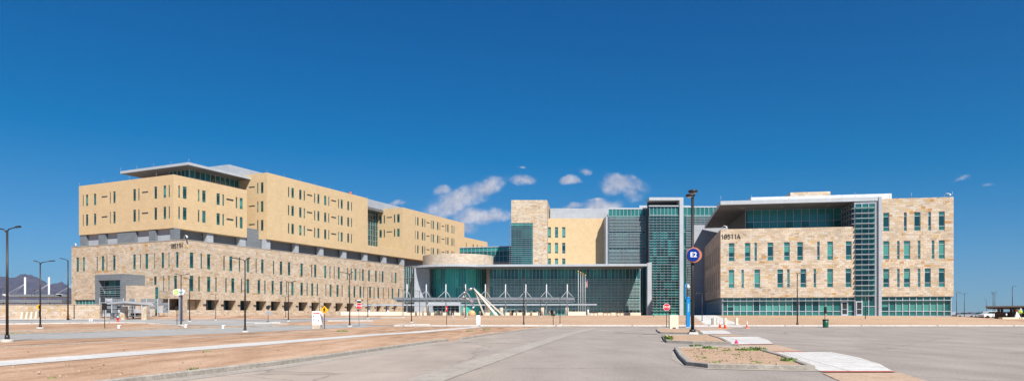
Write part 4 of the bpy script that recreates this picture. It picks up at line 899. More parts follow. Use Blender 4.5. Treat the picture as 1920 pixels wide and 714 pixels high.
# ribbed cream retaining wall before the ground openings
r0, r1_ = P(638, 125), P(762, 132); rw_ = Plane(r0, r1_); m = MB(); n = 27
for k in range(n):
    u = rw_.L*k/n; w = rw_.L/n
    m.hexa([rw_.pt(u+.02, .9, .45), rw_.pt(u+w-.03, .9, .45), rw_.pt(u+w-.03, .9, -.3), rw_.pt(u+.02, .9, -.3), rw_.pt(u+.02, 2.15, .1), rw_.pt(u+w-.03, 2.15, .1), rw_.pt(u+w-.03, 2.15, -.3), rw_.pt(u+.02, 2.15, -.3)], 'cream_block')
single(m, 'retaining_wall', tuple(rw_.pt(rw_.L/2, 1.45)), 'low ribbed cream concrete wall along the foot of the long stone facade', 'wall')
pw = Plane(P(300, 124), P(560, 152)); m = MB(); pbox(m, pw, 0, pw.L, .8, 2.45, -.4, 0, 'stone'); single(m, 'site_wall', tuple(pw.pt(0, 1.4)), 'low stone wall at the foot of the long facade below the dark ground openings', 'wall')

# grey slatted fence panels in front of the hospital entrance
fl = Plane(P(187, 101), P(316, 106)); fen = thing('slatted_fence', tuple(fl.pt(0, 1.1)), 'tall grey metal fence of staggered horizontal panels behind the bus shelter', 'fence')
m = MB(); rr = random.Random(5); npan = 12
for k in range(npan):
    for j in range(5):
        if rr.random() < .16: continue
        if k > 8 and j == 0: continue
        u = fl.L*k/npan; z = 1.35+j*.56; pbox(m, fl, u+.02, u+fl.L/npan-.02, z, z+.46, -.06-.12*rr.random(), .02+.1*rr.random(), 'grey_panel' if rr.random() < .72 else 'light_panel')
m.build('slat_panel', fen)
for k in range(0, npan+1, 1):
    if k % 2 == 0 or k < 2: m = MB(); u = fl.L*k/npan; pbox(m, fl, u-.07, u+.07, .7, 4.1, .13, .27, 'light_panel'); m.build('post', fen)

# ---- street lamps
lamp_n = [0]
def lamp(px, yb, yt, arms, label, Y=None, rot=0.0, foot=True, mat='lamp_black', group='black street lamps around the roads and parking', zb=None):
    g = G(px, yb) if Y is None else P(px, Y)
    if Y is not None: g.z = gz(g.x, g.y) if zb is None else zb
    H = ZP(yt, g.y)-g.z; s = H/8.0; r = .085*s
    t = thing('street_lamp', tuple(g), label, 'street lamp', group)
    R = Matrix.Rotation(rot, 3, 'Z')
    m = MB(); m.tube([g+Vector((0,0,.12)), g+Vector((0,0,H-.15*s))], [r*1.15, r*.8], mat, 10); m.tube([g+Vector((0,0,.1)), g+Vector((0,0,.1+.38*s))], [r*2.0, r*1.7], mat, 10); m.build('pole', t)
    if foot:
        m = MB(); m.lathe(g+Vector((0,0,-.3)), [(.01, 0), (.42*s, 0), (.42*s, .42), (.38*s, .46), (.01, .46)], 'concrete', 16); m.build('footing', t)
    for a in arms:
        L = abs(a)*s; sg = 1 if a > 0 else -1
        def q(x, z): return g+R @ Vector((sg*x, 0, 0))+Vector((0, 0, H+z*s))
        m = MB(); m.tube([q(0, -.35), q(.12*L, -.1), q(.4*L, -.02), q(L*.8, .06)], [r*.7, r*.55, r*.45, r*.4], mat, 8); m.build('arm', t)
        m = MB(); e0, e1 = q(L*.62, .04), q(L*1.0, .10); d = (e1-e0); w = Vector((-d.y, d.x, 0)).normalized()*.17*s; up = Vector((0,0,.05*s))
        m.hexa([e0-w*.5-up, e1-w-up, e1+w-up, e0+w*.5-up, e0-w*.4+up, e1-w*.6+up, e1+w*.6+up, e0+w*.4+up] if sg > 0 else [e1-w-up, e0-w*.5-up, e0+w*.5-up, e1+w-up, e1-w*.6+up, e0-w*.4+up, e0+w*.4+up, e1+w*.6+up], mat)
        m.build('lamp_head', t)
    return t
lamp(13.5, 640.5, 427, (-2.2, .9), 'tallest and nearest black lamp, cut by the left edge, on a round concrete foot')
lamp(75.5, 615.5, 490, (1.7, -.75), 'black lamp with two uneven arms on the dirt near the left edge, before the mountains')
lamp(127.5, 599.8, 485.5, (-1.0,), 'black lamp with one short arm beside the left corner of the stone base', foot=False)
lamp(339.5, 610, 514, (1.3, -1.0), 'black two armed lamp in front of the oval totem sign')
lamp(355.6, 602.5, 521, (-1.2,), 'slim lamp with one left arm just right of the totem sign')
lamp(404.5, 600.3, 551.5, (-1.5, .7), 'short black lamp on the dirt before the second ground opening of the long facade')
lamp(459.5, 622.4, 485, (-1.4, .5), 'tall black lamp on the dirt edge left of the octagon and diamond sign backs')
lamp(535.4, 597.6, 555, (-1.6, 1.3), 'short lamp standing behind a taller lamp, left of the white directory sign')
lamp(540.8, 602, 527.5, (1.5, -.4), 'mid height lamp left of the white directory sign')
lamp(599.3, 598, 558, (1.2, -.4), 'short thin lamp rising behind the white directory sign')
lamp(655.6, 612, 511, (-1.4, .5), 'tall black lamp just left of the red no entry sign')
lamp(689.5, 596.6, 537.5, (1.1, -1.1), 'thin two armed lamp just right of the red no entry sign')
lamp(755.6, 594.6, 543, (-1.2, .4), 'thin lamp by the right end of the long stone facade')
lamp(771.6, 604.4, 528, (-1.5, .5), 'black lamp in front of the left end of the masted canopy')
lamp(786.9, 594.2, 544.5, (-1.5, .6), 'thin lamp before the pale metal wall left of the rotunda')
lamp(872.2, 597.5, 538.5, (-1.5,), 'dark lamp beside the twisted metal ribbon of the sculpture')
lamp(982, 610.6, 518, (.45, -.45), 'tall black lamp at the road kerb in front of the centre of the hall', rot=1.2)
lamp(1013.3, 594, 546, (1.6, -.5), 'thin lamp behind the masted canopy, left of its last two masts')
lamp(1050, 608.8, 551.5, (.6, -.6), 'short black lamp at the kerb left of the flagpoles', rot=1.1)
lamp(1158, 594, 562.5, (.5, -.4), 'small thin lamp by the benches before the glass hall', rot=.9, foot=False)
lamp(1226, 594, 560, (.5, -.3), 'small thin lamp at the foot of the louvred tower', rot=.9, foot=False)
lamp(1286.5, 608, 549, (.6, -.6), 'black lamp half hidden behind the blue emergency phone post', rot=.4)
lamp(1316.4, 603, 549, (-1.7, 1.8), 'black two armed lamp beside the path, before the shaded metal wall')
lamp(1495, 609.6, 512, (.5, -.1), 'slender black lamp at the kerb in front of the stone clinic windows', foot=False)
lamp(1622.6, 592.2, 546.5, (-.7, .1), 'short lamp before the stair tower doors of the clinic', foot=False, Y=98)
lamp(1793.4, 592, 547, (1.1,), 'single armed lamp just right of the clinic corner', Y=150)
lamp(1808.2, 592, 549.8, (-1.6, .6), 'two armed lamp, second to the right of the clinic corner', Y=146)
lamp(1849.5, 592, 561, (-.8,), 'short faraway lamp behind the dark carport roof tip', Y=190)
lamp(1862, 594, 547, (1.3, -.5), 'left lamp of the crossed pair before the dark carport', Y=138)
lamp(1865.5, 597.2, 550, (-1.1, .4), 'right lamp of the crossed pair before the dark carport', Y=122)
lamp(1898.2, 594, 536, (1.0,), 'tall lamp rising above the dark carport roof at the right edge', Y=150)
for px, yt, ar, lb in ((1.5, 541, (.8, -.8), 'distant lamp at the very left edge before the mountains'), (59, 549, (-1.2, 1), 'small distant lamp between the two left white masts, lower of the pair'), (65, 542.5, (1.8, -.8), 'small distant lamp right of the first white mast, higher of the pair'), (102.5, 548, (-.8, .6), 'small distant lamp just right of the second white mast'), (125, 549, (-2.2,), 'small distant lamp with a long left arm by the stone corner')):
    lamp(px, 590, yt, ar, lb, Y=165, foot=False)
lamp(1289.5, 606, 500, (), 'bare dark post standing behind the tall parking post with the E2 sign', foot=False)

# ---- tall parking pole with the E2 sign
g = G(1298.5, 629.5); H = ZP(359, g.y)-g.z
t = thing('parking_pole', tuple(g), 'very tall dark pole with two disc heads carrying the round blue E2 sign', 'light pole')
m = MB(); m.tube([g+Vector((0,0,.3)), g+Vector((0,0,H*.62)), g+Vector((0,0,H*.62+.01)), g+Vector((0,0,H-.2))], [.125, .12, .105, .10], 'lamp_black', 14); m.tube([g+Vector((0,0,.28)), g+Vector((0,0,.5))], [.25, .2], 'lamp_black', 14); m.build('pole', t)
m = MB(); m.hexa([g+Vector((a*.5, b*.5, -.1)) for a, b in ((-1,-1), (1,-1), (1,1), (-1,1))]+[g+Vector((a*.28, b*.28, .3)) for a, b in ((-1,-1), (1,-1), (1,1), (-1,1))], 'concrete'); m.build('footing', t)
for dx, dz in ((.03, .0), (-.16, -.3)):
    m = MB(); m.lathe(g+Vector((dx, 0, H+dz)), [(.01, -.1), (.24, -.1), (.34, -.04), (.36, .02), (.3, .09), (.12, .13), (.01, .13)], 'lamp_black', 28); m.lathe(g+Vector((dx, 0, H+dz)), [(.01, -.13), (.2, -.13), (.22, -.1)], 'lens', 24); m.build('lamp_head', t)
def disc(m, c, r, y0, y1, mat, n=40):
    vs = [Vector((c.x+r*math.cos(2*math.pi*k/n), c.y+y, c.z+r*math.sin(2*math.pi*k/n))) for y in (y0, y1) for k in range(n)]
    m.mesh(vs, [tuple(range(n)), tuple(reversed(range(n, 2*n)))]+[(k, k+n, (k+1) % n+n, (k+1) % n) for k in range(n)], mat)
zc_ = ZP(478.3, g.y); s_ = g.y/F
m = MB(); c = Vector((g.x+(1301.8-1298.5)*s_, g.y-.16, zc_)); disc(m, c, 13.0*s_, -.03, .03, 'copper'); c = Vector((g.x+(1299-1298.5)*s_, g.y-.26, zc_)); disc(m, c, 14.2*s_, -.03, .03, 'copper'); sgn = m.build('round_sign', t)
m = MB(); c = Vector((g.x+(1297.6-1298.5)*s_, g.y-.31, zc_)); disc(m, c, 11.8*s_, -.03, .02, 'sign_blue'); m.build('blue_disc', sgn)
text_mb('E2', .50, 'sign_white', face_matrix((g.x+(1298.0-1298.5)*s_, g.y-.348, zc_), (1, 0, 0)), .004, bold=.006).build('lettering', sgn)
m = MB(); m.tube([P(1291.5, g.y+.1)+Vector((0,0,ZP(492, g.y))), P(1291.5, g.y+.1)+Vector((0,0,.1))], .04, 'lamp_black', 8) if 0 else None

# ---- blue emergency phone
g = G(1290, 613.6); s_ = g.y/F; t = thing('emergency_phone', tuple(g), 'bright blue emergency phone column with a curved arm holding a camera', 'emergency phone')
zt = ZP(559, g.y)
m = MB(); m.box(g+Vector((0, 0, (zt-g.z)/2)), (.36, .36, zt-g.z), 'blue_paint'); m.box(g+Vector((.2, -.02, 1.5)), (.1, .2, .6), 'sign_black'); m.build('column', t)
m = MB(); m.lathe(g+Vector((0,0,zt-g.z)), [(.15, 0), (.15, .16), (.08, .22), (.01, .22)][0:4], 'blue_paint', 12); m.build('beacon', t)
xa = (1284.6-1290)*s_
m = MB(); q = [(1290,562), (1285.5,560.5), (1284.3,556), (1284.3,540), (1285,532.5), (1287.5,530.9), (1290.2,532.2), (1291,534.5)]; m.tube([Vector((P(a, g.y).x, g.y, ZP(b, g.y))) for a, b in q], .065, 'blue_paint', 8); m.build('arm', t)
m = MB(); c = Vector((P(1290.4, g.y).x, g.y, ZP(541, g.y))); m.lathe(c, [(.01, 0), (.13, .02), (.2, .16), (.16, .3), (.08, .48), (.01, .5)], 'white_metal', 14); m.build('camera_dome', t)
M = face_matrix((g.x+.0, g.y-.185, zt-1.0), (1, 0, 0)) @ Matrix.Rotation(math.pi/2, 4, 'Z')
text_mb('Emergency', .20, 'sign_white', M, .003).build('lettering', t)
m = MB(); m.box(g+Vector((0, 0, -.02)), (.75, .75, .16), 'walk'); m.build('footing', t)

# ---- signs
def post_sign(name, px, yb, yt, label, cat, build, pw=.035, Y=None, pm='sign_black'):
    g = G(px, yb); t = thing(name, tuple(g), label, cat)
    m = MB(); m.tube([g-Vector((0,0,.1)), Vector((g.x, g.y, ZP(yt, g.y)))], pw, pm, 8); m.build('post', t)
    build(t, g, g.y/F); return t
def ngon(t, name, g, s, cpx, cpy, r, n, mat, rot=0, y=-.06, th=.02, rim=None):
    c = Vector((P(cpx, g.y).x, g.y+y, ZP(cpy, g.y)))
    def poly(m, r, y0, y1, mt):
        vs = [Vector((c.x+r*math.cos(2*math.pi*(k)/n+rot), c.y+yy, c.z+r*math.sin(2*math.pi*k/n+rot))) for yy in (y0, y1) for k in range(n)]
        m.mesh(vs, [tuple(range(n)), tuple(reversed(range(n, 2*n)))]+[(k, k+n, (k+1) % n+n, (k+1) % n) for k in range(n)], mt)
    m = MB()
    if rim: poly(m, r*s, -th/2, th/2, rim); poly(m, r*s*.93, -th/2-.006, -th/2+.004, mat)
    else: poly(m, r*s, -th/2, th/2, mat)
    return m.build(name, t), c
def stop(t, g, s):
    p, c = ngon(t, 'sign_plate', g, s, 1249.7, 575.2, 7.0, 8, 'red_paint', math.pi/8, rim='sign_white')
    text_mb('STOP', .30, 'sign_white', face_matrix((c.x, c.y-.03, c.z), (1, 0, 0)), .004, bold=.004).build('lettering', p)
post_sign('stop_sign', 1249.7, 613.8, 570, 'red octagonal STOP sign on a thin post left of the cream board', 'stop sign', stop)
def noentry(t, g, s):
    p, c = ngon(t, 'sign_plate', g, s, 673.3, 573.2, 5.9, 8, 'red_paint', math.pi/8, rim='sign_white')
    text_mb('STOP', .27, 'sign_white', face_matrix((c.x, c.y-.03, c.z), (1, 0, 0)), .004, bold=.004).build('lettering', p)
    m = MB(); zc = ZP(562.6, g.y); m.box((g.x, g.y-.05, zc), (.95, .03, .18), 'brown_stone'); m.box((g.x, g.y-.08, zc), (.5, .03, .1), 'sign_white'); m.build('street_name_plate', t)
    m = MB(); m.box((g.x, g.y-.05, ZP(565.4, g.y)), (.45, .03, .2), 'sign_black'); m.build('small_plate', t)
post_sign('stop_sign', 673.3, 611.5, 562, 'red STOP sign on a grey post topped by two street name plates', 'stop sign', noentry, pm='sign_grey')
def ped(t, g, s):
    p, c = ngon(t, 'sign_plate', g, s, 608.5, 580.4, 7.7, 4, 'yellow_paint', 0, rim='yellow_paint')
    m = MB(); y = c.y-.03
    def limb(pts, w): m.tube([Vector((c.x+a*.045, y, c.z+b*.045)) for a, b in pts], w, 'sign_black', 6)
    limb([(0, 3.3), (0, -.2)], .075); limb([(0, 0), (-1.6, -3.6), (-2.1, -4.2)], .04); limb([(0, 0), (1.3, -2), (1.5, -4.4)], .04); limb([(0, 3), (-1.8, 1.6), (-2.4, .4)], .03); limb([(0, 3), (1.7, 1.3), (2.3, 2)], .03)
    disc(m, Vector((c.x-.01, y, c.z+.22)), .055, -.01, .01, 'sign_black', 12)
    m.build('walking_figure', p)
post_sign('crossing_sign', 608.5, 616, 574, 'yellow diamond pedestrian crossing sign just right of the white directory board', 'road sign', ped)
def arrowsign(t, g, s):
    p, c = ngon(t, 'sign_plate', g, s, 73, 575, 5.4, 4, 'yellow_paint', 0); m = MB(); m.box((c.x+.05, c.y-.02, c.z), (.14, .02, .5), 'sign_black'); m.box((c.x+.18, c.y-.02, c.z), (.2, .02, .14), 'sign_black'); m.build('arrow', p)
post_sign('warning_sign', 73.6, 597.4, 571, 'small yellow diamond warning sign before the low stone wall at far left', 'road sign', arrowsign, pw=.06)
def blackplate(t, g, s):
    m = MB(); m.box((g.x, g.y-.05, ZP(574.2, g.y)), (9.4*s, .04, 12.6*s), 'sign_black'); m.build('sign_plate', t)
post_sign('black_sign', 196.3, 614.6, 570, 'dark square sign seen from behind on a thin post left of the bus shelter', 'sign', blackplate)
def roundback(t, g, s): ngon(t, 'sign_plate', g, s, 331.6, 577.6, 4.2, 8, 'sign_black', math.pi/8)
post_sign('sign_back', 331.8, 609.4, 574, 'black back of an octagonal sign on a post beside the totem pylon', 'sign', roundback)
def twoback(t, g, s):
    ngon(t, 'sign_plate', g, s, 502.8, 576, 4.0, 8, 'sign_black', math.pi/8); ngon(t, 'diamond_plate', g, s, 503.2, 585.6, 5.0, 4, 'sign_grey', 0, y=-.02)
post_sign('sign_back', 502.8, 603.8, 574, 'dark octagon above a grey diamond, signs seen from behind', 'sign', twoback)
def redside(t, g, s):
    m = MB(); m.box((g.x+.02, g.y-.08, ZP(578.5, g.y)), (2.9*s, .05, 10*s), 'red_paint'); m.box((g.x-.0, g.y-.11, ZP(578, g.y)), (1.2*s, .02, 2*s), 'sign_white'); m.build('sign_plate', t)
post_sign('stop_sign', 837.4, 610, 572, 'narrow red sign turned sideways on a thin post left of the sculpture', 'stop sign', redside)
g = G(851, 610); m = MB(); m.tube([g, Vector((g.x-.16, g.y, ZP(586, g.y)))], .04, 'frame_metal', 8); single(m, 'leaning_post', tuple(g), 'thin grey post leaning slightly, right of the sideways red sign', 'post')
g = G(1037.2, 611); t = thing('small_sign', tuple(g), 'thin post with a low dark crosswise plate at the kerb left of the short lamp', 'sign')
m = MB(); m.tube([g, Vector((g.x, g.y, ZP(576, g.y)))], .035, 'sign_black', 8); m.build('post', t); m = MB(); m.box((g.x, g.y-.03, ZP(590, g.y)), (.5, .03, .2), 'sign_black'); m.build('sign_plate', t)
# white directory board
g = G(594, 615.8); s_ = g.y/F; t = thing('directory_board', tuple(g), 'white directory board with a red heading bar on a tan stone base', 'sign')
zb, zt_b = ZP(608.6, g.y), ZP(583, g.y); x0, x1 = P(585.3, g.y).x, P(600.6, g.y).x
m = MB(); m.hexa([(x0, g.y, zb), (x1, g.y, zb), (x1+.12, g.y+.7, zb), (x0+.05, g.y+.7, zb), (x0, g.y, zt_b), (x1, g.y, zt_b), (x1+.12, g.y+.7, zt_b), (x0+.05, g.y+.7, zt_b)], 'sign_white'); bd = m.build('panel', t)
m = MB(); m.box(((x0+x1)/2, g.y+.3, (zb+g.z)/2-.06), (x1-x0+.02, .8, zb-g.z-.02+.1), 'stone_pale'); m.build('base', t)
w_ = x1-x0
m = MB(); m.box(((x0+x1)/2+.03*w_, g.y-.012, zt_b-.2), (w_*.74, .02, .15), 'red_paint'); m.build('heading_bar', bd)
M = lambda x, z: face_matrix((x, g.y-.028, z), (1, 0, 0))
text_mb('Emergency', .11, 'sign_white', M((x0+x1)/2, zt_b-.2), .002).build('lettering', bd)
q = MB()
for k, (tx, dz) in enumerate((('Hospital', .5), ('Entrance', .62), ('Visitor', .85), ('Parking', .97))):
    for o in [text_mb(tx, .10, 'sign_grey', M(x0+w_*.5, zt_b-dz), .002)]: q.mesh(o.v, o.f, 'sign_grey')
for dz in (.52, .87): q.box((x0+w_*.16, g.y-.02, zt_b-dz), (.1, .02, .1), 'sign_blue')
q.box((x0+w_*.8, g.y-.02, zt_b-.97), (.12, .02, .1), 'sign_blue'); q.build('directory_lines', bd)
# totem with the oval head
g = G(338, 602.3); g.y; s_ = g.y/F; t = thing('totem_sign', tuple(g), 'grey pylon topped by a white oval with a lime green disc and teal letters', 'sign')
m = MB(); zt_b = ZP(541, g.y); m.hexa([g+Vector((a, b, 0)) for a, b in ((-.22, -.12), (.27, -.12), (.27, .3), (-.22, .3))]+[Vector((g.x+a, g.y+b, zt_b)) for a, b in ((-.1, -.12), (.17, -.12), (.17, .3), (-.1, .3))], 'pylon_grey'); m.build('pylon', t)
c = Vector((P(336.8, g.y).x, g.y-.2, ZP(547.4, g.y))); hw, hh = 10.6*s_, 5.5*s_
out = [Vector((c.x+(hw-hh)*(1 if math.cos(a) > 0 else -1)+hh*math.cos(a), 0, c.z+hh*math.sin(a))) for a in [2*math.pi*(k+.5)/32 for k in range(32)]]
m = MB(); vs = [Vector((p.x, c.y+y, p.z)) for y in (-.12, .12) for p in out]; n = 32
m.mesh(vs, [tuple(range(n)), tuple(reversed(range(n, 2*n)))]+[(k, k+n, (k+1) % n+n, (k+1) % n) for k in range(n)], 'sign_white'); ov = m.build('oval_head', t)
m = MB(); disc(m, Vector((c.x-hw*.42, c.y-.13, c.z)), hh*.82, -.02, .01, 'lime_paint', 24); m.build('green_disc', ov)
text_mb('en', .34, 'sign_white', face_matrix((c.x-hw*.42, c.y-.16, c.z), (1, 0, 0)), .003, bold=.01).build('lettering', ov)
text_mb('here', .46, 'teal_paint', face_matrix((c.x+hw*.33, c.y-.13, c.z), (1, 0, 0)), .003, bold=.012).build('lettering', ov)
# cream board with the grey arch
g = G(1264, 617.8); s_ = g.y/F; t = thing('cream_board', tuple(g), 'plain cream board with a small grey arch in its foot, left of the blue phone', 'sign')
z1 = ZP(590, g.y); w = 8.2*s_
out = [(-w, 0), (-4*s_, 0), (-2.8*s_, 4.6*s_), (2.8*s_, 4.6*s_), (4*s_, 0), (w, 0), (w, z1-g.z), (-w, z1-g.z)]
m = MB(); n = 8; vs = [Vector((g.x+a, g.y+y, g.z+b)) for y in (0, .45) for a, b in out]
m.mesh(vs, [(0,1,2,7), (2,3,6,7), (3,4,5,6), (15,10,9,8), (15,14,11,10), (14,13,12,11)]+[(k, k+n, (k+1) % n+n, (k+1) % n) for k in range(n)], 'cream_paint'); m.build('panel', t)
m = MB(); m.hexa([g+Vector((a*s_, b, 0)) for a, b in ((-4, .1), (4, .1), (4, .4), (-4, .4))]+[g+Vector((a*s_, b, 4.6*s_)) for a, b in ((-2.8, .1), (2.8, .1), (2.8, .4), (-2.8, .4))], 'pylon_grey'); m.build('arch_base', t)

# ---- bollards, cones, bins, hydrant
for px, wpx, lb in ((1339.5, 4.5, 'square cream bollard with a dark side, left of the three by the path'), (1359.8, 4.8, 'middle cream bollard standing behind the orange cones'), (1381, 4.8, 'right cream bollard on the dirt edge beyond the cones')):
    g = G(px, 608.8); s_ = g.y/F; m = MB(); h = 13.6*s_
    m.box(g+Vector((0,0,h/2-.05)), (wpx*s_, .34, h), 'cream_paint'); m.box(g+Vector((0,0,h-.03)), (wpx*s_*.9, .3, .06), 'cream_paint')
    if px < 1345: m.box(g+Vector((-wpx*s_*.5-.09,.05,h/2-.02)), (.17, .3, h-.1), 'louver_metal'); m.box(g+Vector((wpx*s_*.5+.07,.05,h/2-.02)), (.12, .3, h-.1), 'louver_metal')
    single(m, 'bollard', tuple(g), lb, 'bollard', 'cream bollards at the end of the path')
for px, py, mt, lb in ((1350, 614.5, 'orange_plastic', 'orange traffic cone, leftmost of the three on the road edge'), (1359.4, 615.5, 'orange_plastic', 'dull orange traffic cone with grey bands, middle of the three'), (1400.8, 615, 'pink_plastic', 'faded pink traffic cone standing apart on the right')):
    g = G(px, py); t = thing('traffic_cone', tuple(g), lb, 'traffic cone', 'traffic cones by the crossing'); h = .82
    m = MB(); m.box(g+Vector((0,0,.03)), (.4, .4, .05), mt); m.build('base', t)
    m = MB(); m.lathe(g, [(.15, .05), (.1, .35), (.1, .351), (.025, h), (.01, h)], mt, 16); m.build('body', t)
    for z in (.42, .6): m = MB(); r = lambda q: .15-.125*(q-.05)/(h-.05)+.004; m.lathe(g, [(r(z)-.01, z), (r(z), z), (r(z+.1), z+.1), (r(z+.1)-.01, z+.1)], 'sign_white', 16); m.build('reflective_band', t)
g = G(1548, 613.6); t = thing('litter_barrel', tuple(g), 'dark green litter barrel with a black rim on the road edge', 'barrel'); s_ = g.y/F
m = MB(); m.lathe(g, [(.01, 0), (.27, 0), (.29, .1), (.30, .5), (.30, .82)], 'green_plastic', 20); m.build('body', t); m = MB(); m.lathe(g, [(.31, .8), (.33, .82), (.33, .92), (.2, .93), (.01, .9)], 'sign_black', 20); m.build('lid', t)
def sideways(t, g, s): m = MB(); m.box((g.x+.03, g.y-.05, ZP(581, g.y)), (2.0*s, .5, 13*s), 'sign_black'); m.build('sign_plate', t)
post_sign('edge_on_sign', 1546.6, 610, 575, 'black sign seen edge on, rising behind the green litter barrel', 'sign', sideways)
g = G(221, 602.6); t = thing('fire_hydrant', tuple(g), 'red fire hydrant with a pale blue top in front of the bus shelter', 'fire hydrant')
m = MB(); m.lathe(g, [(.01, 0), (.2, 0), (.2, .06), (.12, .08), (.13, .5), (.16, .52), (.15, .58)], 'red_paint', 14); m.tube([g+Vector((-.24,0,.45)), g+Vector((.24,0,.45))], .07, 'red_paint', 8); m.build('body', t); m = MB(); m.lathe(g, [(.16, .58), (.14, .68), (.07, .76), (.01, .78)], 'light_blue_paint', 14); m.build('bonnet', t)
g = G(210.5, 598.2); m = MB(); m.lathe(g, [(.01, 0), (.27, 0), (.27, .72), (.3, .74), (.3, .84), (.15, .9), (.01, .9)], 'light_panel', 16); single(m, 'litter_bin', tuple(g), 'grey round litter bin left of the red hydrant', 'bin')
for px, py, w, lb in ((168.5, 601.6, .14, 'small white marker block on the far road edge, left one of the pair'), (172.6, 601.8, .14, 'small white marker block on the far road edge, right one of the pair'), (223.3, 615.6, .2, 'white utility marker on the dirt below the red hydrant'), (348.6, 613.8, .2, 'white utility marker at the kerb end right of the totem lamp'), (418.6, 615.4, .19, 'white utility marker between the totem and the tall lamp')):
    g = G(px, py); m = MB(); m.box(g+Vector((0,0,.18)), (w, w, .4), 'sign_white'); m.box(g+Vector((w*.5,-w*.3,.34)), (w*1.2, w*.7, .08), 'sign_white'); single(m, 'marker_block', tuple(g), lb, 'marker', 'white utility markers')
g = G(896.6, 609.8); m = MB(); h = 19*g.y/F; m.lathe(g, [(.01, -.05), (.27, -.05), (.27, .2), (.255, .22), (.255, h), (.01, h+.03)], 'sign_white', 18); m.lathe(g, [(.28, 0), (.28, .2), (.26, .22)], 'cream_paint', 18); single(m, 'white_post', tuple(g), 'thick white cylindrical post at the kerb before the sculpture', 'post')
g = G(1380.7, 645.6); m = MB(); m.lathe(g+Vector((0,0,.06)), [(.01, 0), (.09, 0), (.10, .05), (.05, .13), (.06, .17), (.01, .2)], 'magenta_plastic', 12); single(m, 'pink_cap', tuple(g), 'small bright pink cap lying at the corner of the second crossing pad', 'cap')

# ---- bus shelter
g = G(240, 599); Y = g.y; s_ = Y/F; t = thing('bus_shelter', tuple(g), 'grey bus shelter with a slanting metal roof between two rough stone piers', 'bus shelter')
X = lambda px, dy=0: P(px, Y).x
m = MB(); zr0 = ZP(572, Y); a = [(X(203), Y-.5, ZP(570.2, Y)), (X(246), Y-1.6, ZP(567.8, Y)), (X(275), Y+1.8, ZP(571.8, Y)), (X(240), Y+3, ZP(572.5, Y))]
m.hexa(a+[(x, y, z+.28) for x, y, z in a], 'light_panel'); m.build('roof', t)
for px in (230.5, 271.5):
    x = X(px); w = .36; m = MB(); m.hexa([(x-w*1.15, Y-.3, .5), (x+w*1.1, Y-.3, .5), (x+w*1.1, Y+.7, .5), (x-w*1.15, Y+.7, .5), (x-w*.7, Y-.2, ZP(575.5, Y)), (x+w*1.05, Y-.2, ZP(573.8, Y)), (x+w*1.05, Y+.6, ZP(573.8, Y)), (x-w*.7, Y+.6, ZP(575.5, Y))], 'stone'); m.build('stone_pier', t)
for px in (213.5, 220, 251.5, 264, 242):
    m = MB(); m.tube([(X(px), Y+(.2 if px > 245 else .8), .5), (X(px), Y+(.2 if px > 245 else .8), ZP(571.4, Y))], .06, 'light_panel', 8); m.build('post', t)
m = MB(); m.box((X(251), Y+.9, g.z+.5), (2.2, .45, .07), 'wood_brown'); m.box((X(251), Y+1.15, g.z+.8), (2.2, .06, .35), 'wood_brown'); m.box((X(243), Y+.9, g.z+.2), (.08, .4, .5), 'lamp_black'); m.box((X(260), Y+.9, g.z+.2), (.08, .4, .5), 'lamp_black'); m.build('bench', t)

# ---- masted canopies
def masted(name, label, xs_, Y, zs0, zs1, x0, x1, ztop, zmid, reach, dep, base=1.45, tilt=0, r=.115):
    t = thing(name, (P(xs_[0], Y).x, Y, base), label, 'canopy')
    m = MB(); m.hexa([(x0, Y-dep*.5, zs0), (x1, Y-dep*.5, zs0), (x1, Y+dep*.5, zs0-.1), (x0, Y+dep*.5, zs0-.1), (x0, Y-dep*.5, zs1), (x1, Y-dep*.5, zs1), (x1, Y+dep*.5, zs1), (x0, Y+dep*.5, zs1)], 'grey_panel'); m.build('roof', t)
    for px in xs_:
        x = P(px, Y).x; m = MB(); m.tube([(x, Y-.2, base-.3), (x, Y-.2, ztop)], r, 'mast_paint' if r < .2 else 'white_metal', 12); m.build('mast', t)
        m = MB()
        for sx, sy in reach: m.tube([(x, Y-.2, zmid), (x+sx, Y+sy, zs1)], .04, 'mast_paint', 6)
        m.build('tie_rods', t)
    return t
Yc = 138; xm = [763.5, 799.5, 836.2, 873, 910.2, 947.9, 985.9, 1024.6, 1063.5]
cn = masted('drop_off_canopy', 'long white canopy hung from nine white masts in front of the entrance hall', xm, Yc, ZP(562.3, Yc), ZP(558, Yc), P(742, Yc).x, P(1075.5, Yc).x, ZP(532.6, Yc), ZP(544.5, Yc), [(-1.35, -2.4), (1.1, 1.6), (1.1, -2.4)], 6)
m = MB()
for k in range(24):
    x = P(748, Yc).x+(P(1074, Yc).x-P(748, Yc).x)*k/23; m.box((x, Yc, ZP(564.2, Yc)), (.10, 6.4, .25), 'louver_metal')
m.box(((P(748, Yc).x+P(1074, Yc).x)/2, Yc-2.6, ZP(565.5, Yc)), (P(1074, Yc).x-P(748, Yc).x, .12, .22), 'louver_light'); m.build('ribs', cn)
Yd = 150; t = thing('walkway_canopy', (P(930, Yd).x, Yd, 1.45), 'lower flat grey walkway roof behind the masted canopy, ending right of the flagpoles', 'canopy')
m = MB(); a, b = P(668, Yd), P(1117, Yd); m.hexa([(a.x, Yd-2, ZP(573, Yd)), (b.x, Yd-2, ZP(571.8, Yd)), (b.x, Yd+2, ZP(571.8, Yd)), (a.x, Yd+2, ZP(573, Yd)), (a.x, Yd-2, ZP(570.2, Yd)), (b.x, Yd-2, ZP(569.6, Yd)), (b.x, Yd+2, ZP(569.6, Yd)), (a.x, Yd+2, ZP(570.2, Yd))], 'light_panel'); m.build('roof', t)
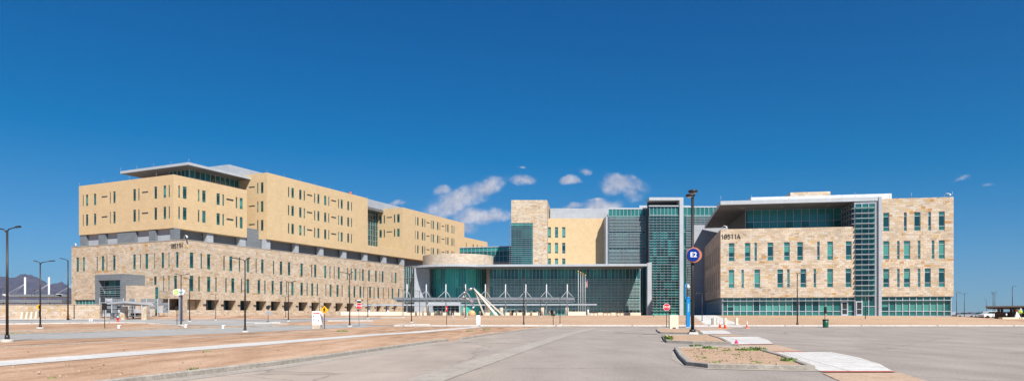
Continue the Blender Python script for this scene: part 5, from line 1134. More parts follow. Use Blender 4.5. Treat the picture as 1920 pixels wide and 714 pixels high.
for px in (692.5, 727.5, 763, 836, 872, 910, 948, 986, 1024, 1064, 1102.5):
    m = MB(); x = P(px, Yd-1).x; m.tube([(x, Yd-1, 1), (x, Yd-1, ZP(573, Yd)-.003)], .2, 'white_metal' if px < 750 or px > 1100 else 'fascia_panel', 12); m.build('post', t)
for i, px in enumerate((800, 873, 942, 1019, 1065)):
    m = MB(); x = P(px-2, Yd-3).x; m.tube([(x, Yd-3, 1), (x, Yd-3, ZP(576, Yd-3))], .38, 'stone_pale', 12); m.build('stone_column', t)
# cable canopies far left before the mountains
Yl = 185
t = masted('bus_canopy', 'long low grey canopy with white masts and cables before the mountains at left', [48, 92.8, 140], Yl, ZP(556.2, Yl), ZP(552.2, Yl), P(26, Yl).x, P(140, Yl).x, ZP(519.5, Yl), ZP(531.5, Yl), [(-3.8, 0), (-3.8, -2)], 6, r=.24)
m = MB()
for px in (25, 124): m.hexa([(P(px-5, Yl).x, Yl-3, ZP(553.5, Yl)), (P(px+5, Yl).x, Yl-3, ZP(556.5, Yl)), (P(px+5, Yl).x, Yl-1, ZP(556.5, Yl)), (P(px-5, Yl).x, Yl-1, ZP(553.5, Yl)), (P(px-5, Yl).x, Yl-3, ZP(551, Yl)), (P(px+5, Yl).x, Yl-3, ZP(552.5, Yl)), (P(px+5, Yl).x, Yl-1, ZP(552.5, Yl)), (P(px-5, Yl).x, Yl-1, ZP(551, Yl))], 'white_metal')
m.build('canopy_nose', t)
t = thing('parking_canopy', (P(20, 150).x, 150, 1.45), 'lower plain grey canopy behind the low stone wall at the left edge', 'canopy'); Yq = 150
m = MB(); m.hexa([(P(-120, Yq).x, Yq-3, ZP(567.6, Yq)), (P(133, Yq).x, Yq-3, ZP(567.6, Yq)), (P(133, Yq).x, Yq+3, ZP(567.6, Yq)), (P(-120, Yq).x, Yq+3, ZP(567.6, Yq)), (P(-120, Yq).x, Yq-3, ZP(560.5, Yq)), (P(133, Yq).x, Yq-3, ZP(562.5, Yq)), (P(133, Yq).x, Yq+3, ZP(562.5, Yq)), (P(-120, Yq).x, Yq+3, ZP(560.5, Yq))], 'canopy_brown' if 0 else 'grey_panel'); m.build('roof', t)
for px in (-60, -20, 6, 48, 93): m = MB(); x = P(px, Yq).x; m.tube([(x, Yq, 1), (x, Yq, ZP(567.6, Yq)-.003)], .16, 'grey_panel', 8); m.build('post', t)

# ---- sculpture
Ys = 121; gS = P(905, Ys); gS.z = 1.45; sc = thing('sculpture', tuple(gS), 'tall sculpture of three leaning cream beams, a twisted steel ribbon and a tan ball', 'sculpture')
def sp(px, py, dy=0): Y = Ys+dy; return Vector((P(px, Y).x, Y, ZP(py, Y)))
ap = sp(888.5, 540.2)
for (bx, dy, w, mt) in ((909, 1.5, .16, 'beam_paint'), (932.5, -2.2, .22, 'cream_paint'), (945.5, .8, .15, 'beam_paint')):
    bt = P(bx, Ys+dy); bt.z = 1.3; m = MB(); d = (bt-ap).normalized(); sdv = Vector((1, 0, 0)); up = d.cross(sdv).normalized(); sdv = up.cross(d).normalized()
    vs = [ap+sdv*a*w*.35+up*b*w*.35 for a, b in ((-1,-1), (1,-1), (1,1), (-1,1))]+[bt+sdv*a*w+up*b*w for a, b in ((-1,-1), (1,-1), (1,1), (-1,1))]
    m.mesh(vs, [(0,1,2,3), (7,6,5,4), (0,4,5,1), (1,5,6,2), (2,6,7,3), (3,7,4,0)], mt); m.build('beam', sc)
pts = [(889,540), (884,540.5), (878.5,543), (875,547), (871,550), (866.5,554), (866,557.5), (872,558), (878,560.5), (884,565), (888,571), (888,577), (885,582)]
m = MB(); V = []; n = len(pts)
sm = smooth_path([Vector(p) for p in pts], 2)
for i, p in enumerate(sm):
    c = sp(p.x, p.y, -.4*math.sin(i*.3)); t_ = i*.42; w = .34*(1-.5*abs(i/len(sm)-.5)); o = Vector((math.cos(t_), math.sin(t_), math.sin(t_*.7))).normalized()*w
    V += [c-o, c+o, c+o+Vector((0,.06,.04)), c-o+Vector((0,.06,.04))]
fs = [(i*4+j, i*4+(j+1) % 4, (i+1)*4+(j+1) % 4, (i+1)*4+j) for i in range(len(sm)-1) for j in range(4)]
m.mesh(V, fs, 'steel', True); m.build('ribbon', sc)
c = sp(884.6, 588.3, -1); R = 7.4*(Ys-1)/F; m = MB(); m.lathe(c, [(max(.01, R*math.sin(a)), -R*math.cos(a)) for a in [math.pi*k/16 for k in range(17)]], 'globe_stone', 28); m.build('ball', sc)

# ---- blocks and bollards on the plaza
blk = [(747,594,11),(757,593.4,9),(765,594,8),(774.5,594,9),(783,594.5,7),(788,595.8,7.5),(797,593.4,6),(814,594.6,7.5),(811,592.8,6),(834.5,595,8),(855,594.8,7),(860,592.6,6),(880.3,594.8,8),(914,594.5,8.4),(951.5,594.8,8),(966,594,7),(974,594.6,10),(990,594.5,9),(1003,594.4,11)]
proto = None
for i, (px, py, w) in enumerate(blk):
    Y = 121+(596-py)*4; x = P(px, Y).x; s_ = Y/F
    if proto is None:
        m = MB(); h = .66; m.hexa([(-.5,-.3,0), (.5,-.3,0), (.5,.3,0), (-.5,.3,0), (-.47,-.27,h), (.47,-.27,h), (.47,.27,h), (-.47,.27,h)], 'cream_block'); proto = m.build('concrete_block'); o = proto
    else: o = proto.copy(); COL.objects.link(o)
    o.location = (x, Y, 1.38); o.scale = (w*s_, 1, 1)
    tag(o, 'pale concrete barrier block set on the plaza edge below the masted canopy', 'concrete block', 'concrete barrier blocks along the plaza')
proto = None
for i, px in enumerate((780,792.5,806,817,826,844,853,868,887,900,918,939,957,969,981,996,1008,1016,1030,1039)):
    Y = 126+(i % 3)*1.5
    if proto is None:
        m = MB(); m.lathe((0,0,0), [(.01, 0), (.19, 0), (.19, .72), (.15, .8), (.01, .82)], 'dull_brown', 12); proto = m.build('bollard'); o = proto
    else: o = proto.copy(); COL.objects.link(o)
    o.location = (P(px, Y).x, Y, 1.45); tag(o, 'short brown bollard on the plaza behind the concrete blocks', 'bollard', 'brown bollards before the hall doors')
pl_ = Plane(P(1065, 128), P(1098.5, 128)); m = MB(); pbox(m, pl_, 0, pl_.L, 1.2, 2.15, -.4, 0, 'cream_block'); pbox(m, pl_, -.03, pl_.L+.03, 2.153, 2.22, -.43, .03, 'cream_paint'); single(m, 'plaza_wall', tuple(pl_.pt(0, 1.4)), 'low cream plaza wall behind the feet of the flagpoles', 'wall')
for px, lb in ((1113.5, 'slatted bench nearest to the flagpoles, before the glass hall'), (1138.3, 'middle slatted bench before the glass hall'), (1162.6, 'slatted bench farthest right before the glass hall')):
    g = P(px, 140); g.z = 1.45; t = thing('bench', tuple(g), lb, 'bench', 'benches before the hall'); m = MB()
    for k in range(4): m.box(g+Vector((0, -.25+k*.16, .46)), (1.8, .11, .05), 'wood_brown')
    m.build('seat', t); m = MB()
    for k in range(3): m.box(g+Vector((0, .3, .58+k*.13)), (1.8, .04, .09), 'wood_brown')
    m.build('backrest', t)
    for sx in (-.8, 0, .8): m = MB(); m.box(g+Vector((sx, 0, .22)), (.07, .5, .44), 'lamp_black'); m.build('leg', t)
# ---- flagpoles
for i, (px, yt, lb) in enumerate(((1084.3, 509.5, 'tallest bare flagpole with gold ball, leftmost of the four'), (1088.8, 512, 'bare flagpole with gold ball, second from left'), (1092.9, 514.8, 'bare flagpole with gold ball, third from left, beside the flag'), (1097.2, 517, 'shortest flagpole with the striped flag hanging limp'))):
    Y = 128.5+i*1.8; g = P(px, Y); g.z = 1.4; t = thing('flagpole', tuple(g), lb, 'flagpole', 'flagpoles before the hall'); zt = ZP(yt, Y)
    m = MB(); m.tube([g, Vector((g.x, g.y, zt))], [.075, .04], 'mast_paint', 10); m.build('pole', t)
    m = MB(); m.lathe((g.x, g.y, zt-.02), [(.01, 0), (.13, .06), (.17, .17), (.13, .28), (.01, .34)], 'gold', 12); m.build('finial', t)
    if i == 3: FP = (g, Y)
g, Y = FP; z1, z0 = ZP(521, Y), ZP(537, Y); cols = 9; rows = 12; m = MB(); gv = []
for j in range(rows+1):
    for k in range(cols+1):
        f = j/rows; x = g.x+.06+k*.034*(1+.35*math.sin(f*3)); y = Y+.12*math.sin(k*1.9+f*1.5); gv.append(Vector((x, y, z1+(z0-z1)*f-.25*k/cols)))
for j in range(rows):
    for k in range(cols):
        mt = 'flag_blue' if (j < 5 and k < 4) else ('flag_red' if k % 2 else 'flag_white')
        m.face([gv[j*(cols+1)+k], gv[j*(cols+1)+k+1], gv[(j+1)*(cols+1)+k+1], gv[(j+1)*(cols+1)+k]], mt)
single(m, 'flag', (g.x, Y, z1), 'limp flag with red and white stripes and blue corner on the shortest pole', 'flag')

# ---- far right: carport, cars, worker
Yk = 119; zk = lambda y, Y=Yk: ZP(y, Y)
t = thing('dark_carport', (P(1880, Yk).x, Yk, .85), 'dark brown carport roof on stone clad piers at the right edge', 'carport')
m = MB(); a, b = P(1840, Yk), P(2300, Yk-6)
m.hexa([(a.x, Yk-1, zk(575.6)), (b.x, Yk-10, zk(573)), (b.x, Yk+7, zk(584)), (P(1852, Yk+6).x, Yk+6, zk(578)), (a.x, Yk-1, zk(573.2)), (b.x, Yk-10, zk(570)), (b.x, Yk+7, zk(578)), (P(1852, Yk+6).x, Yk+6, zk(575.5))], 'canopy_brown'); m.build('roof', t)
for px in (1875.5, 1899, 1924, 1960, 2000):
    x = P(px, Yk+1).x; gzz = .85; m = MB(); m.box((x, Yk+1, gzz+.55), (1.15, 1.15, 1.35), 'brown_stone'); pr = m.build('pier', t)
    for sx in (-.28, .3): m = MB(); m.box((x+sx, Yk+1, gzz+1.7), (.3, .3, 1.0), 'canopy_brown'); m.build('post', t)
m = MB(); a, b = P(1872, Yk-2), P(1935, Yk-2); m.hexa([(a.x, Yk-3, .5), (b.x, Yk-3, .5), (b.x, Yk-2, .5), (a.x, Yk-2, .5), (a.x, Yk-3, 1.15), (b.x, Yk-3, 1.15), (b.x, Yk-2, 1.15), (a.x, Yk-2, 1.15)], 'cream_block'); single(m, 'site_wall', (a.x, Yk-3, .85), 'very low tan stone wall along the front of the dark carport', 'wall')
Yr = 230; t = thing('long_carport', (P(1850, Yr).x, Yr, .85), 'long thin pale carport roof behind the parked cars at right', 'carport')
m = MB(); a, b = P(1788, Yr), P(1990, Yr); m.hexa([(a.x, Yr-4, zk(589, Yr)), (b.x, Yr-4, zk(588.8, Yr)), (b.x, Yr+4, zk(588.4, Yr)), (a.x, Yr+4, zk(588.4, Yr)), (a.x, Yr-4, zk(586.6, Yr)), (b.x, Yr-4, zk(586.6, Yr)), (b.x, Yr+4, zk(585, Yr)), (a.x, Yr+4, zk(585, Yr))], 'light_panel'); m.build('roof', t)
for k in range(12): m = MB(); x = a.x+(b.x-a.x)*(k+.4)/12; m.box((x, Yr, 1.4), (.25, .25, 1.0), 'lamp_black'); m.build('post', t)
def car(px, Y, L, H, paint, label, name='parked_car', cat='car', suv=False, rz=0.0):
    g = P(px, Y); g.z = gz(g.x, g.y); t = thing(name, tuple(g), label, cat, 'vehicles parked beyond the clinic'); R = Matrix.Rotation(rz, 3, 'Z'); W_ = 1.8
    def T(x, y, z): return g+R @ Vector((x*L/2, y*W_/2, 0))+Vector((0, 0, z*H))
    body = [(-1, .22), (-1, .5), (-.93, .58), (-.55, .62), (.48, .62), (.92, .55), (1, .42), (1, .22)] if not suv else [(-1, .2), (-1, .56), (-.97, .62), (.5, .62), (.93, .56), (1, .44), (1, .2)]
    top = [(-.72, .6), (-.5, .97), (.12, 1.0), (.5, .6)] if not suv else [(-.96, .6), (-.88, .98), (.3, 1.0), (.52, .6)]
    def loft(m, prof, y, mt, yt=None):
        n = len(prof); vs = [T(x, -y, z) for x, z in prof]+[T(x, y, z) for x, z in prof]
        m.mesh(vs, [tuple(range(n)), tuple(reversed(range(n, 2*n)))]+[(k, k+n, (k+1) % n+n, (k+1) % n) for k in range(n)], mt)
    m = MB(); loft(m, body[::-1], 1, paint); loft(m, [(x*.985, z) for x, z in top][::-1], .86, paint); m.build('body', t)
    m = MB(); gl = [(x*.93+.0, .64 if z < .7 else .93) for x, z in top]; loft(m, gl[::-1], .875, 'glass_dark'); m.build('windows', t)
    for x in (-.62, .62):
        for y in (-1, 1): m = MB(); c = T(x, y*.95, .2); ax = R @ Vector((0, .1, 0)); m.tube([c-ax, c+ax], .33, 'tyre', 16); m.build('wheel', t)
car(1797, 170, 4.6, 1.45, 'car_white', 'white sedan nearest the clinic corner, half behind the dirt')
car(1806, 160, 4.4, 1.4, 'car_silver', 'silver sedan second from the clinic corner')
car(1822, 172, 4.5, 1.4, 'car_red', 'dark red car behind the silver sedan')
car(1834, 165, 4.5, 1.4, 'car_silver', 'grey sedan behind the long gap in the car row'); car(1847, 168, 4.8, 1.55, 'car_dark', 'dark car left of the white wagon')
car(1858, 152, 4.4, 1.6, 'car_white', 'boxy white wagon beside the crossed pair of lamps')
car(1870, 160, 4.8, 1.7, 'car_white', 'white van partly hidden by the first carport pier', suv=True); car(1889, 165, 4.6, 1.5, 'car_dark', 'dark car seen between the first two carport piers')
# white banner and orange sign by the worker
g = P(1909, 117); g.z = .85; m = MB(); m.mesh([g+Vector(v) for v in ((-.55,0,0), (.75,0,0), (.75,.5,0), (-.55,.5,0), (-.1,.2,1.3), (.0,.3,1.3))], [(3,2,1,0), (0,1,4), (1,2,5,4), (2,3,5), (3,0,4,5)], 'sign_white'); single(m, 'white_tarp', tuple(g), 'peaked white tarp beside the worker at the right edge', 'tarp')
g = P(1906, 118); g.z = .85; t = thing('orange_sign', tuple(g), 'round orange roadwork sign above the white tarp', 'sign'); m = MB(); m.tube([g, g+Vector((0,0,1.2))], .03, 'frame_metal', 6); m.build('post', t); m = MB(); c = g+Vector((0,-.05,1.42)); m.mesh([c+Vector(v) for v in ((-.3,0,0), (0,0,-.3), (.3,0,0), (0,0,.3), (-.3,.03,0), (0,.03,-.3), (.3,.03,0), (0,.03,.3))], [(0,1,2,3), (7,6,5,4), (0,4,5,1), (1,5,6,2), (2,6,7,3), (3,7,4,0)], 'hivis_orange'); m.build('sign_plate', t)
def person(px, Y):
    g = P(px, Y); g.z = gz(g.x, g.y)
    J = {'pel': (0,0,.95), 'spine': (.02,0,1.2), 'chest': (.03,0,1.4), 'neck': (.03,0,1.52), 'head': (.02,-.01,1.64), 'top': (.02,-.01,1.73),
         'lh': (-.1,0,.9), 'lk': (-.12,-.05,.5), 'la': (-.13,.02,.09), 'lt': (-.14,-.14,.05), 'rh': (.1,0,.9), 'rk': (.17,-.03,.5), 'ra': (.22,.03,.09), 'rt': (.25,-.13,.05),
         'ls': (-.17,0,1.44), 'le': (-.25,.02,1.16), 'lw': (-.2,-.16,.95), 'lf': (-.18,-.22,.88), 'rs': (.2,0,1.44), 're': (.3,.0,1.17), 'rw': (.25,-.2,1.02), 'rf': (.22,-.27,.97)}
    E = [('pel','spine'),('spine','chest'),('chest','neck'),('neck','head'),('head','top'),('pel','lh'),('lh','lk'),('lk','la'),('la','lt'),('pel','rh'),('rh','rk'),('rk','ra'),('ra','rt'),('chest','ls'),('ls','le'),('le','lw'),('lw','lf'),('chest','rs'),('rs','re'),('re','rw'),('rw','rf')]
    rad = {'pel': .14, 'spine': .135, 'chest': .15, 'neck': .06, 'head': .1, 'top': .07, 'lh': .1, 'rh': .1, 'lk': .065, 'rk': .065, 'la': .045, 'ra': .045, 'lt': .04, 'rt': .04, 'ls': .065, 'rs': .065, 'le': .045, 're': .045, 'lw': .032, 'rw': .032, 'lf': .035, 'rf': .035}
    K = list(J); me = bpy.data.meshes.new('person'); me.from_pydata([J[k] for k in K], [(K.index(a), K.index(b)) for a, b in E], [])
    o = bpy.data.objects.new('person', me); COL.objects.link(o); o.location = g
    md = o.modifiers.new('skin', 'SKIN'); 
    for i, k in enumerate(K): me.skin_vertices[0].data[i].radius = (rad[k], rad[k])
    me.skin_vertices[0].data[0].use_root = True
    sb_ = o.modifiers.new('sub', 'SUBSURF'); sb_.levels = 1; sb_.render_levels = 1
    dg = bpy.context.evaluated_depsgraph_get(); nm = bpy.data.meshes.new_from_object(o.evaluated_get(dg)); o.modifiers.clear(); o.data = nm
    for mt in ('skin', 'dark_cloth', 'hivis'): nm.materials.append(MATS[mt])
    for p in nm.polygons: c = p.center; p.material_index = 0 if c.z > 1.5 or (abs(c.x) > .2 and c.z < 1.05 and c.z > .85 and abs(c.y) > .1) else (1 if c.z < .95 else 2); p.use_smooth = True
    tag(o, 'worker in a lime safety vest, dark trousers and white helmet at the right edge', 'person'); ORG[o.name] = Vector(g)
    m = MB(); m.lathe(g+Vector((.02,-.01,1.66)), [(.16, 0), (.125, .02), (.12, .09), (.07, .15), (.01, .17)], 'sign_white', 14); m.build('helmet', o)
    m = MB(); m.lathe(g+Vector((.02, 0, .98)), [(.17, 0), (.185, .2), (.2, .42), (.1, .5)], 'hivis', 12); m.lathe(g+Vector((.02, 0, 1.16)), [(.188, 0), (.192, .06)], 'hivis_orange', 12); m.build('vest', o)
person(1913.5, 116)

# ================================================================== WEEDS, STONES
rw2 = random.Random(11)
def tuft(r, h, n, mat, seed):
    q = random.Random(seed); m = MB(); m.lathe((0, 0, 0), [(r*1.05, -.01), (r*.9, h*.12), (r*.5, h*.22), (.01, h*.25)], mat, 11)
    for k in range(n):
        a = q.uniform(0, 6.283); d = r*math.sqrt(q.random()); lean = q.uniform(.2, 1.1)
        b = Vector((math.cos(a)*d, math.sin(a)*d, 0)); L = h*q.uniform(.5, 1.1)*(1-.4*d/r); o = Vector((math.cos(a+q.uniform(-.8, .8))*lean, math.sin(a)*lean, 1)).normalized()
        w = Vector((-math.sin(a+q.random()), math.cos(a), 0))*h*.09; t1 = b+o*L*.6; t2 = b+o*L
        m.face([b-w*.5, b+w*.5, t1+w, t1-w], mat); m.face([t1-w, t1+w, t2], mat)
        for s in (.4, .75): c = b+o*L*s; e = Vector((q.uniform(-1, 1), q.uniform(-1, 1), q.uniform(.1, .8))).normalized()*h*.28; f = e.cross(Vector((0,0,1))).normalized()*h*.09; m.face([c, c+e*.5+f, c+e, c+e*.5-f], mat)
    return m
protos = []
spots = [(1304,654,.34,.26,'rounded green weed clump at the far left kerb of the front island'),(1326,656.5,.30,.2,'spread green weed in the back half of the front island'),(1338,657.5,.24,.15,'low weed right of the spread one on the front island'),(1377.5,653.8,.17,.16,'small weed by the far kerb of the front island'),(1389,660.5,.30,.15,'low sprawling weed in the middle of the front island'),(1404.5,661,.34,.22,'bushy weed near the pad kerb of the front island'),(1425.5,660.5,.32,.26,'tall green weed pressed against the pad kerb of the front island'),(1437,664,.16,.12,'tiny weed below the tall one at the pad kerb'),(1479,682,.30,.22,'bright weed in the right tip of the front island'),(1362,661.5,.26,.1,'flat weed patch left of centre on the front island'),(1380,669.5,.22,.09,'flat weed patch low in the front island'),(1311.5,674.5,.13,.08,'tiny weed at the left front of the front island'),(1322.5,676.5,.14,.08,'tiny weed near the front kerb of the front island'),(1342,684.5,.16,.07,'tiny weed at the front kerb, left of the middle'),(1424,685.5,.14,.08,'tiny weed at the front kerb, right of the middle'),(1412,683.5,.12,.07,'tiny weed just behind the front kerb, right of the middle'),
         (1253.5,640,.22,.42,'leafy bush at the left tip of the second island'),(642,621,.5,.22,'dark green tuft on the dirt left of the no entry post foot'),(361,694.6,.12,.16,'small weed on the dirt by the near left kerb'),(284,707.5,.12,.06,'flat weed on the dirt at the lower left'),(388,657.6,.2,.06,'flat weed just below the sidewalk'),(24,625.3,.7,.2,'weed patch by the left road kerb'),(97,708,.1,.05,'tiny weed low in the left dirt'),(880,620.3,.35,.16,'weed on the dirt near the end of the sidewalk'),(912,616.8,.4,.18,'dark weed at the end of the sidewalk'),(1056,626,0,0,'')]
for i, (px, py, r, h, lb) in enumerate(spots):
    if not r: continue
    g = G(px, py); onis = (px > 1260 and py > 652) or px == 1253.5
    r, h = (r*.8, h*.8) if 1290 < px < 1500 else (r, h)
    o = tuft(r, h, 60 if r > .2 else 26, 'leaf' if i % 4 else 'leaf', 100+i).build('weed' if lb.find('bush') < 0 or i != 16 else 'bush')
    o.location = g+Vector((0, 0, .1 if onis else 0)); tag(o, lb, 'weed' if i != 16 else 'bush', 'weeds on the dirt')
def scatter(name, region, n, mat, kind_fn, seed):
    q = random.Random(seed); m = MB()
    for _ in range(n):
        p = region(q)
        if p is not None: kind_fn(m, q, p, mat)
    return tag(m.build(name), kind='stuff', label=None)
def inpoly(x, y, poly):
    c = False
    for i in range(len(poly)):
        a, b = poly[i], poly[i-1]
        if (a[1] > y) != (b[1] > y) and x < (b[0]-a[0])*(y-a[1])/(b[1]-a[1])+a[0]: c = not c
    return c
def rock(m, q, p, mat):
    s = q.uniform(.008, .020)*q.choice([.6, 1, 1, 2]); R = Matrix.Rotation(q.random()*6, 3, 'Z')
    vs = [p+R @ Vector((a*s*q.uniform(.6, 1.3), b*s*q.uniform(.6, 1.2), c*s*.7*q.uniform(.6, 1.1)+s*.3)) for a, b, c in ((-1,-1,-1), (1,-1,-1), (1,1,-1), (-1,1,-1), (-.7,-.7,1), (.7,-.7,1), (.7,.7,1), (-.7,.7,1))]
    m.mesh(vs, [(3,2,1,0), (4,5,6,7), (0,1,5,4), (1,2,6,5), (2,3,7,6), (3,0,4,7)], mat)
def sprig(m, q, p, mat):
    h = q.uniform(.03, .08)
    for _ in range(5):
        a = q.random()*6.28; d = Vector((math.cos(a), math.sin(a), q.uniform(.6, 1.6))).normalized()*h; w = Vector((-math.sin(a), math.cos(a), 0))*h*.22; m.face([p-w*.4, p+w*.4, p+d*.6+w, p+d], mat)
IQ = [tuple(G(*p)[:2]) for p in I1]; I2Q = [tuple(G(*p)[:2]) for p in I2]
def in_island(q, P_=IQ):
    x = q.uniform(min(p[0] for p in P_), max(p[0] for p in P_)); y = q.uniform(min(p[1] for p in P_), max(p[1] for p in P_))
    return Vector((x, y, .1)) if inpoly(x, y, P_) else None
scatter('sparse_weeds', in_island, 210, 'leaf_dry', sprig, 1); scatter('gravel', in_island, 500, 'pebble', rock, 2); scatter('gravel', lambda q: in_island(q, I2Q), 300, 'pebble', rock, 4)
def in_left(q):
    px = q.uniform(0, 860); py = q.uniform(648, 713)
    lim = 685+(px-100)*-.0 
    g = G(px, py)
    if py > 713-(px-286)*.13 and px > 286: return None
    if abs(py-(681-px*.0772)) < 5.5-px*.004: return None
    if py < 640: return None
    return g if py < 719-(px)*.138+20 or px < 270 else None
def left_ok(q):
    g = in_left(q)
    if g is None: return None
    # keep off the lot
    for a, b in zip(kline, kline[1:]):
        if min(a.y, b.y) <= g.y <= max(a.y, b.y): 
            x = a.x+(b.x-a.x)*(g.y-a.y)/(b.y-a.y)
            return g if g.x < x-.35 else None
    return None
scatter('gravel', left_ok, 900, 'pebble', rock, 3); scatter('dry_twigs', left_ok, 50, 'leaf_dry', sprig, 6)

hz_ = MB(); hz_.hexa([(-9500, -120, -22), (9500, -120, -22), (9500, 11500, -22), (-9500, 11500, -22), (-9500, -120, 690), (9500, -120, 690), (9500, 11500, 690), (-9500, 11500, 690)], 'haze')
tag(hz_.build('haze'), kind='stuff')
# ================================================================== SKY, SUN, CAMERA
w = bpy.data.worlds.new('World'); S.world = w; w.use_nodes = True; nt = w.node_tree; L = nt.links.new
for n in list(nt.nodes): nt.nodes.remove(n)
EL, AZ = math.radians(47), math.radians(24)      # sun height; it stands behind the camera, to the right
sd = Vector((math.sin(AZ)*math.cos(EL), -math.cos(AZ)*math.cos(EL), math.sin(EL)))
sky = N(nt, 'ShaderNodeTexSky', sky_type='NISHITA'); sky.sun_disc = False; sky.sun_elevation = EL; sky.sun_rotation = math.pi-AZ; sky.altitude = 1200; sky.air_density = 1.0; sky.dust_density = 0.1; sky.ozone_density = 3.0
hm = N(nt, 'ShaderNodeVectorMath', operation='MULTIPLY_ADD'); L(sky.outputs[0], hm.inputs[0]); hm.inputs[1].default_value = (.365, .46, .57); hm.inputs[2].default_value = (-.74, -.12, .50)   # the deep blue of a polarised desert sky
hs = N(nt, 'ShaderNodeVectorMath', operation='MAXIMUM'); L(hm.outputs[0], hs.inputs[0]); hs.inputs[1].default_value = (0, 0, 0)
tc = N(nt, 'ShaderNodeTexCoord'); sep = N(nt, 'ShaderNodeSeparateXYZ'); L(tc.outputs['Generated'], sep.inputs[0])
ymx = N(nt, 'ShaderNodeMath', operation='MAXIMUM'); L(sep.outputs['Y'], ymx.inputs[0]); ymx.inputs[1].default_value = .05
dx = N(nt, 'ShaderNodeMath', operation='DIVIDE'); L(sep.outputs['X'], dx.inputs[0]); L(ymx.outputs[0], dx.inputs[1])
dz = N(nt, 'ShaderNodeMath', operation='DIVIDE'); L(sep.outputs['Z'], dz.inputs[0]); L(ymx.outputs[0], dz.inputs[1])
cv = N(nt, 'ShaderNodeCombineXYZ'); L(dx.outputs[0], cv.inputs['X']); L(dz.outputs[0], cv.inputs['Y'])
clouds = [(862,372,80,22,22,1.1), (912,352,40,17,14,1), (832,356,22,9,12,.9), (900,402,60,17,4,1), (878,426,26,12,0,.6), (978,341,24,12,2,.95), (975,315,12,4,0,.5), (1069,336,21,9,-4,1), (1100,317,15,6,12,.85), (1167,347,46,20,-10,1), (1186,366,24,14,-20,.85), (1115,371,26,6,6,.6), (1128,386,42,14,0,1.1), (1075,388,18,8,8,.9), (745,383,16,6,0,.8), (1803,333,22,8,14,.5), (1851,349,18,6,4,.55), (1905,177,14,9,0,.18), (105,290,30,14,-25,.12), (42,375,16,6,0,.25), (935,365,60,24,0,.0), (1110,296,24,4,0,.22), (960,388,0,0,0,0)]
wn1 = N(nt, 'ShaderNodeTexNoise'); wn1.inputs['Scale'].default_value = 20; wn1.inputs['Detail'].default_value = 6; L(cv.outputs[0], wn1.inputs['Vector'])
sub = N(nt, 'ShaderNodeVectorMath', operation='SUBTRACT'); L(wn1.outputs['Color'], sub.inputs[0]); sub.inputs[1].default_value = (.5, .5, .5)
scl = N(nt, 'ShaderNodeVectorMath', operation='SCALE'); L(sub.outputs[0], scl.inputs[0]); scl.inputs['Scale'].default_value = .030
wv = N(nt, 'ShaderNodeVectorMath', operation='ADD'); L(cv.outputs[0], wv.inputs[0]); L(scl.outputs[0], wv.inputs[1])
zero = N(nt, 'ShaderNodeVectorMath', operation='MULTIPLY'); L(wv.outputs[0], zero.inputs[0]); zero.inputs[1].default_value = (1, 1, 0)
last = None
for cx, cy, rx, ry, ang, st in clouds:
    if not st: continue
    mp = N(nt, 'ShaderNodeMapping', vector_type='TEXTURE'); mp.inputs['Location'].default_value = ((cx-HX)/F, (HY-cy)/F, 0); mp.inputs['Rotation'].default_value = (0, 0, math.radians(ang)); mp.inputs['Scale'].default_value = (rx/F, ry/F, 1)
    L(zero.outputs[0], mp.inputs['Vector']); ln = N(nt, 'ShaderNodeVectorMath', operation='LENGTH'); L(mp.outputs[0], ln.inputs[0])
    mr = N(nt, 'ShaderNodeMapRange'); mr.interpolation_type = 'LINEAR'; L(ln.outputs['Value'], mr.inputs['Value']); mr.inputs['From Min'].default_value = 0; mr.inputs['From Max'].default_value = 1.45; mr.inputs['To Min'].default_value = st; mr.inputs['To Max'].default_value = 0
    if last is None: last = mr.outputs[0]
    else:
        mxn = N(nt, 'ShaderNodeMath', operation='SMOOTH_MAX'); mxn.inputs[2].default_value = .12; L(last, mxn.inputs[0]); L(mr.outputs[0], mxn.inputs[1]); last = mxn.outputs[0]
n2 = N(nt, 'ShaderNodeTexNoise'); n2.inputs['Scale'].default_value = 26; n2.inputs['Detail'].default_value = 12; n2.inputs['Roughness'].default_value = .62; L(cv.outputs[0], n2.inputs['Vector'])
n2c = N(nt, 'ShaderNodeMath', operation='MULTIPLY_ADD'); L(n2.outputs['Fac'], n2c.inputs[0]); n2c.inputs[1].default_value = 1.9; n2c.inputs[2].default_value = -1.0
dn = N(nt, 'ShaderNodeMath', operation='ADD'); L(last, dn.inputs[0]); L(n2c.outputs[0], dn.inputs[1])
al = N(nt, 'ShaderNodeMapRange'); al.interpolation_type = 'SMOOTHSTEP'; L(dn.outputs[0], al.inputs['Value']); al.inputs['From Min'].default_value = -.05; al.inputs['From Max'].default_value = .90; al.inputs['To Max'].default_value = .9
gate = N(nt, 'ShaderNodeMath', operation='MULTIPLY'); gt = N(nt, 'ShaderNodeMath', operation='GREATER_THAN'); L(sep.outputs['Y'], gt.inputs[0]); gt.inputs[1].default_value = .06; L(gt.outputs[0], gate.inputs[0]); al2 = N(nt, 'ShaderNodeMapRange'); al2.interpolation_type = 'SMOOTHSTEP'; L(last, al2.inputs['Value']); al2.inputs['From Min'].default_value = .14; al2.inputs['From Max'].default_value = .45; am = N(nt, 'ShaderNodeMath', operation='MULTIPLY'); L(al.outputs[0], am.inputs[0]); L(al2.outputs[0], am.inputs[1]); L(am.outputs[0], gate.inputs[1])
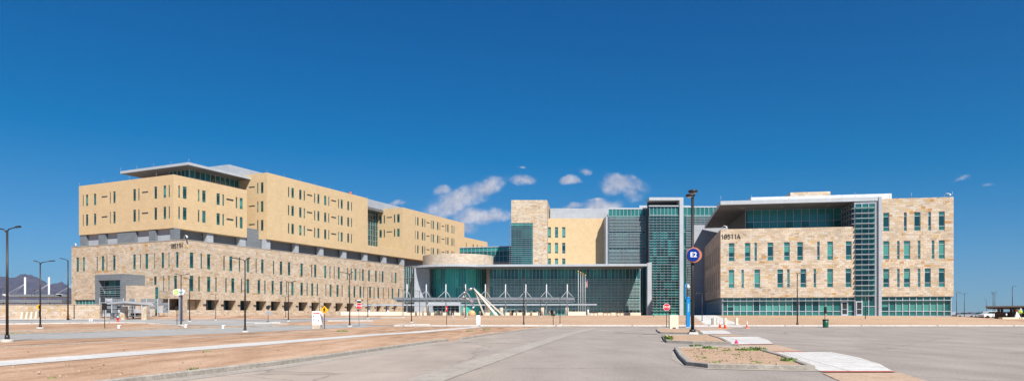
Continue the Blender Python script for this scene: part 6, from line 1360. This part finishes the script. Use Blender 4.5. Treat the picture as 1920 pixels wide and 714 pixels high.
# cloud tone: a second noise read shifted toward the sun separates lit tops and grey-violet bodies
sh_ = N(nt, 'ShaderNodeVectorMath', operation='ADD'); L(cv.outputs[0], sh_.inputs[0]); sh_.inputs[1].default_value = (.004, .010, 0)
n3 = N(nt, 'ShaderNodeTexNoise'); n3.inputs['Scale'].default_value = 26; n3.inputs['Detail'].default_value = 12; n3.inputs['Roughness'].default_value = .62; L(sh_.outputs[0], n3.inputs['Vector'])
df = N(nt, 'ShaderNodeMath', operation='SUBTRACT'); L(n2.outputs['Fac'], df.inputs[0]); L(n3.outputs['Fac'], df.inputs[1])
tr_ = N(nt, 'ShaderNodeMapRange'); L(df.outputs[0], tr_.inputs['Value']); tr_.inputs['From Min'].default_value = -.08; tr_.inputs['From Max'].default_value = .12
CB = 5.8
cr = ramp(nt, [(0, (.60*CB, .64*CB, .80*CB)), (.5, (.76*CB, .77*CB, .88*CB)), (1, (.92*CB, .91*CB, 1.0*CB))]); L(tr_.outputs[0], cr.inputs['Fac'])
mxc = N(nt, 'ShaderNodeMix', data_type='RGBA'); L(gate.outputs[0], mxc.inputs['Factor']); L(hs.outputs[0], mxc.inputs['A']); L(cr.outputs['Color'], mxc.inputs['B'])
bg = N(nt, 'ShaderNodeBackground'); bg.inputs['Strength'].default_value = .075; L(mxc.outputs['Result'], bg.inputs['Color'])
ou = N(nt, 'ShaderNodeOutputWorld'); L(bg.outputs[0], ou.inputs['Surface'])
li = bpy.data.lights.new('sun', 'SUN'); li.energy = 4.1; li.angle = math.radians(.55); li.color = (1, .955, .88)
lo = bpy.data.objects.new('sun', li); COL.objects.link(lo); lo.rotation_euler = sd.to_track_quat('Z', 'Y').to_euler(); lo.location = (20, -30, 60)
cm = bpy.data.cameras.new('camera'); co = bpy.data.objects.new('camera', cm); COL.objects.link(co); S.camera = co
co.location = (0, 0, EYE); co.rotation_euler = (math.pi/2, 0, 0); cm.sensor_width = 36; cm.lens = F/1920*36; cm.shift_y = 233/1920; cm.clip_start = .1; cm.clip_end = 30000
S.view_settings.view_transform = 'Standard'; S.view_settings.look = 'None'; S.view_settings.exposure = .85; S.view_settings.gamma = 1
S.render.engine = 'CYCLES'; S.cycles.max_bounces = 5; S.cycles.use_denoising = True; S.cycles.use_adaptive_sampling = True
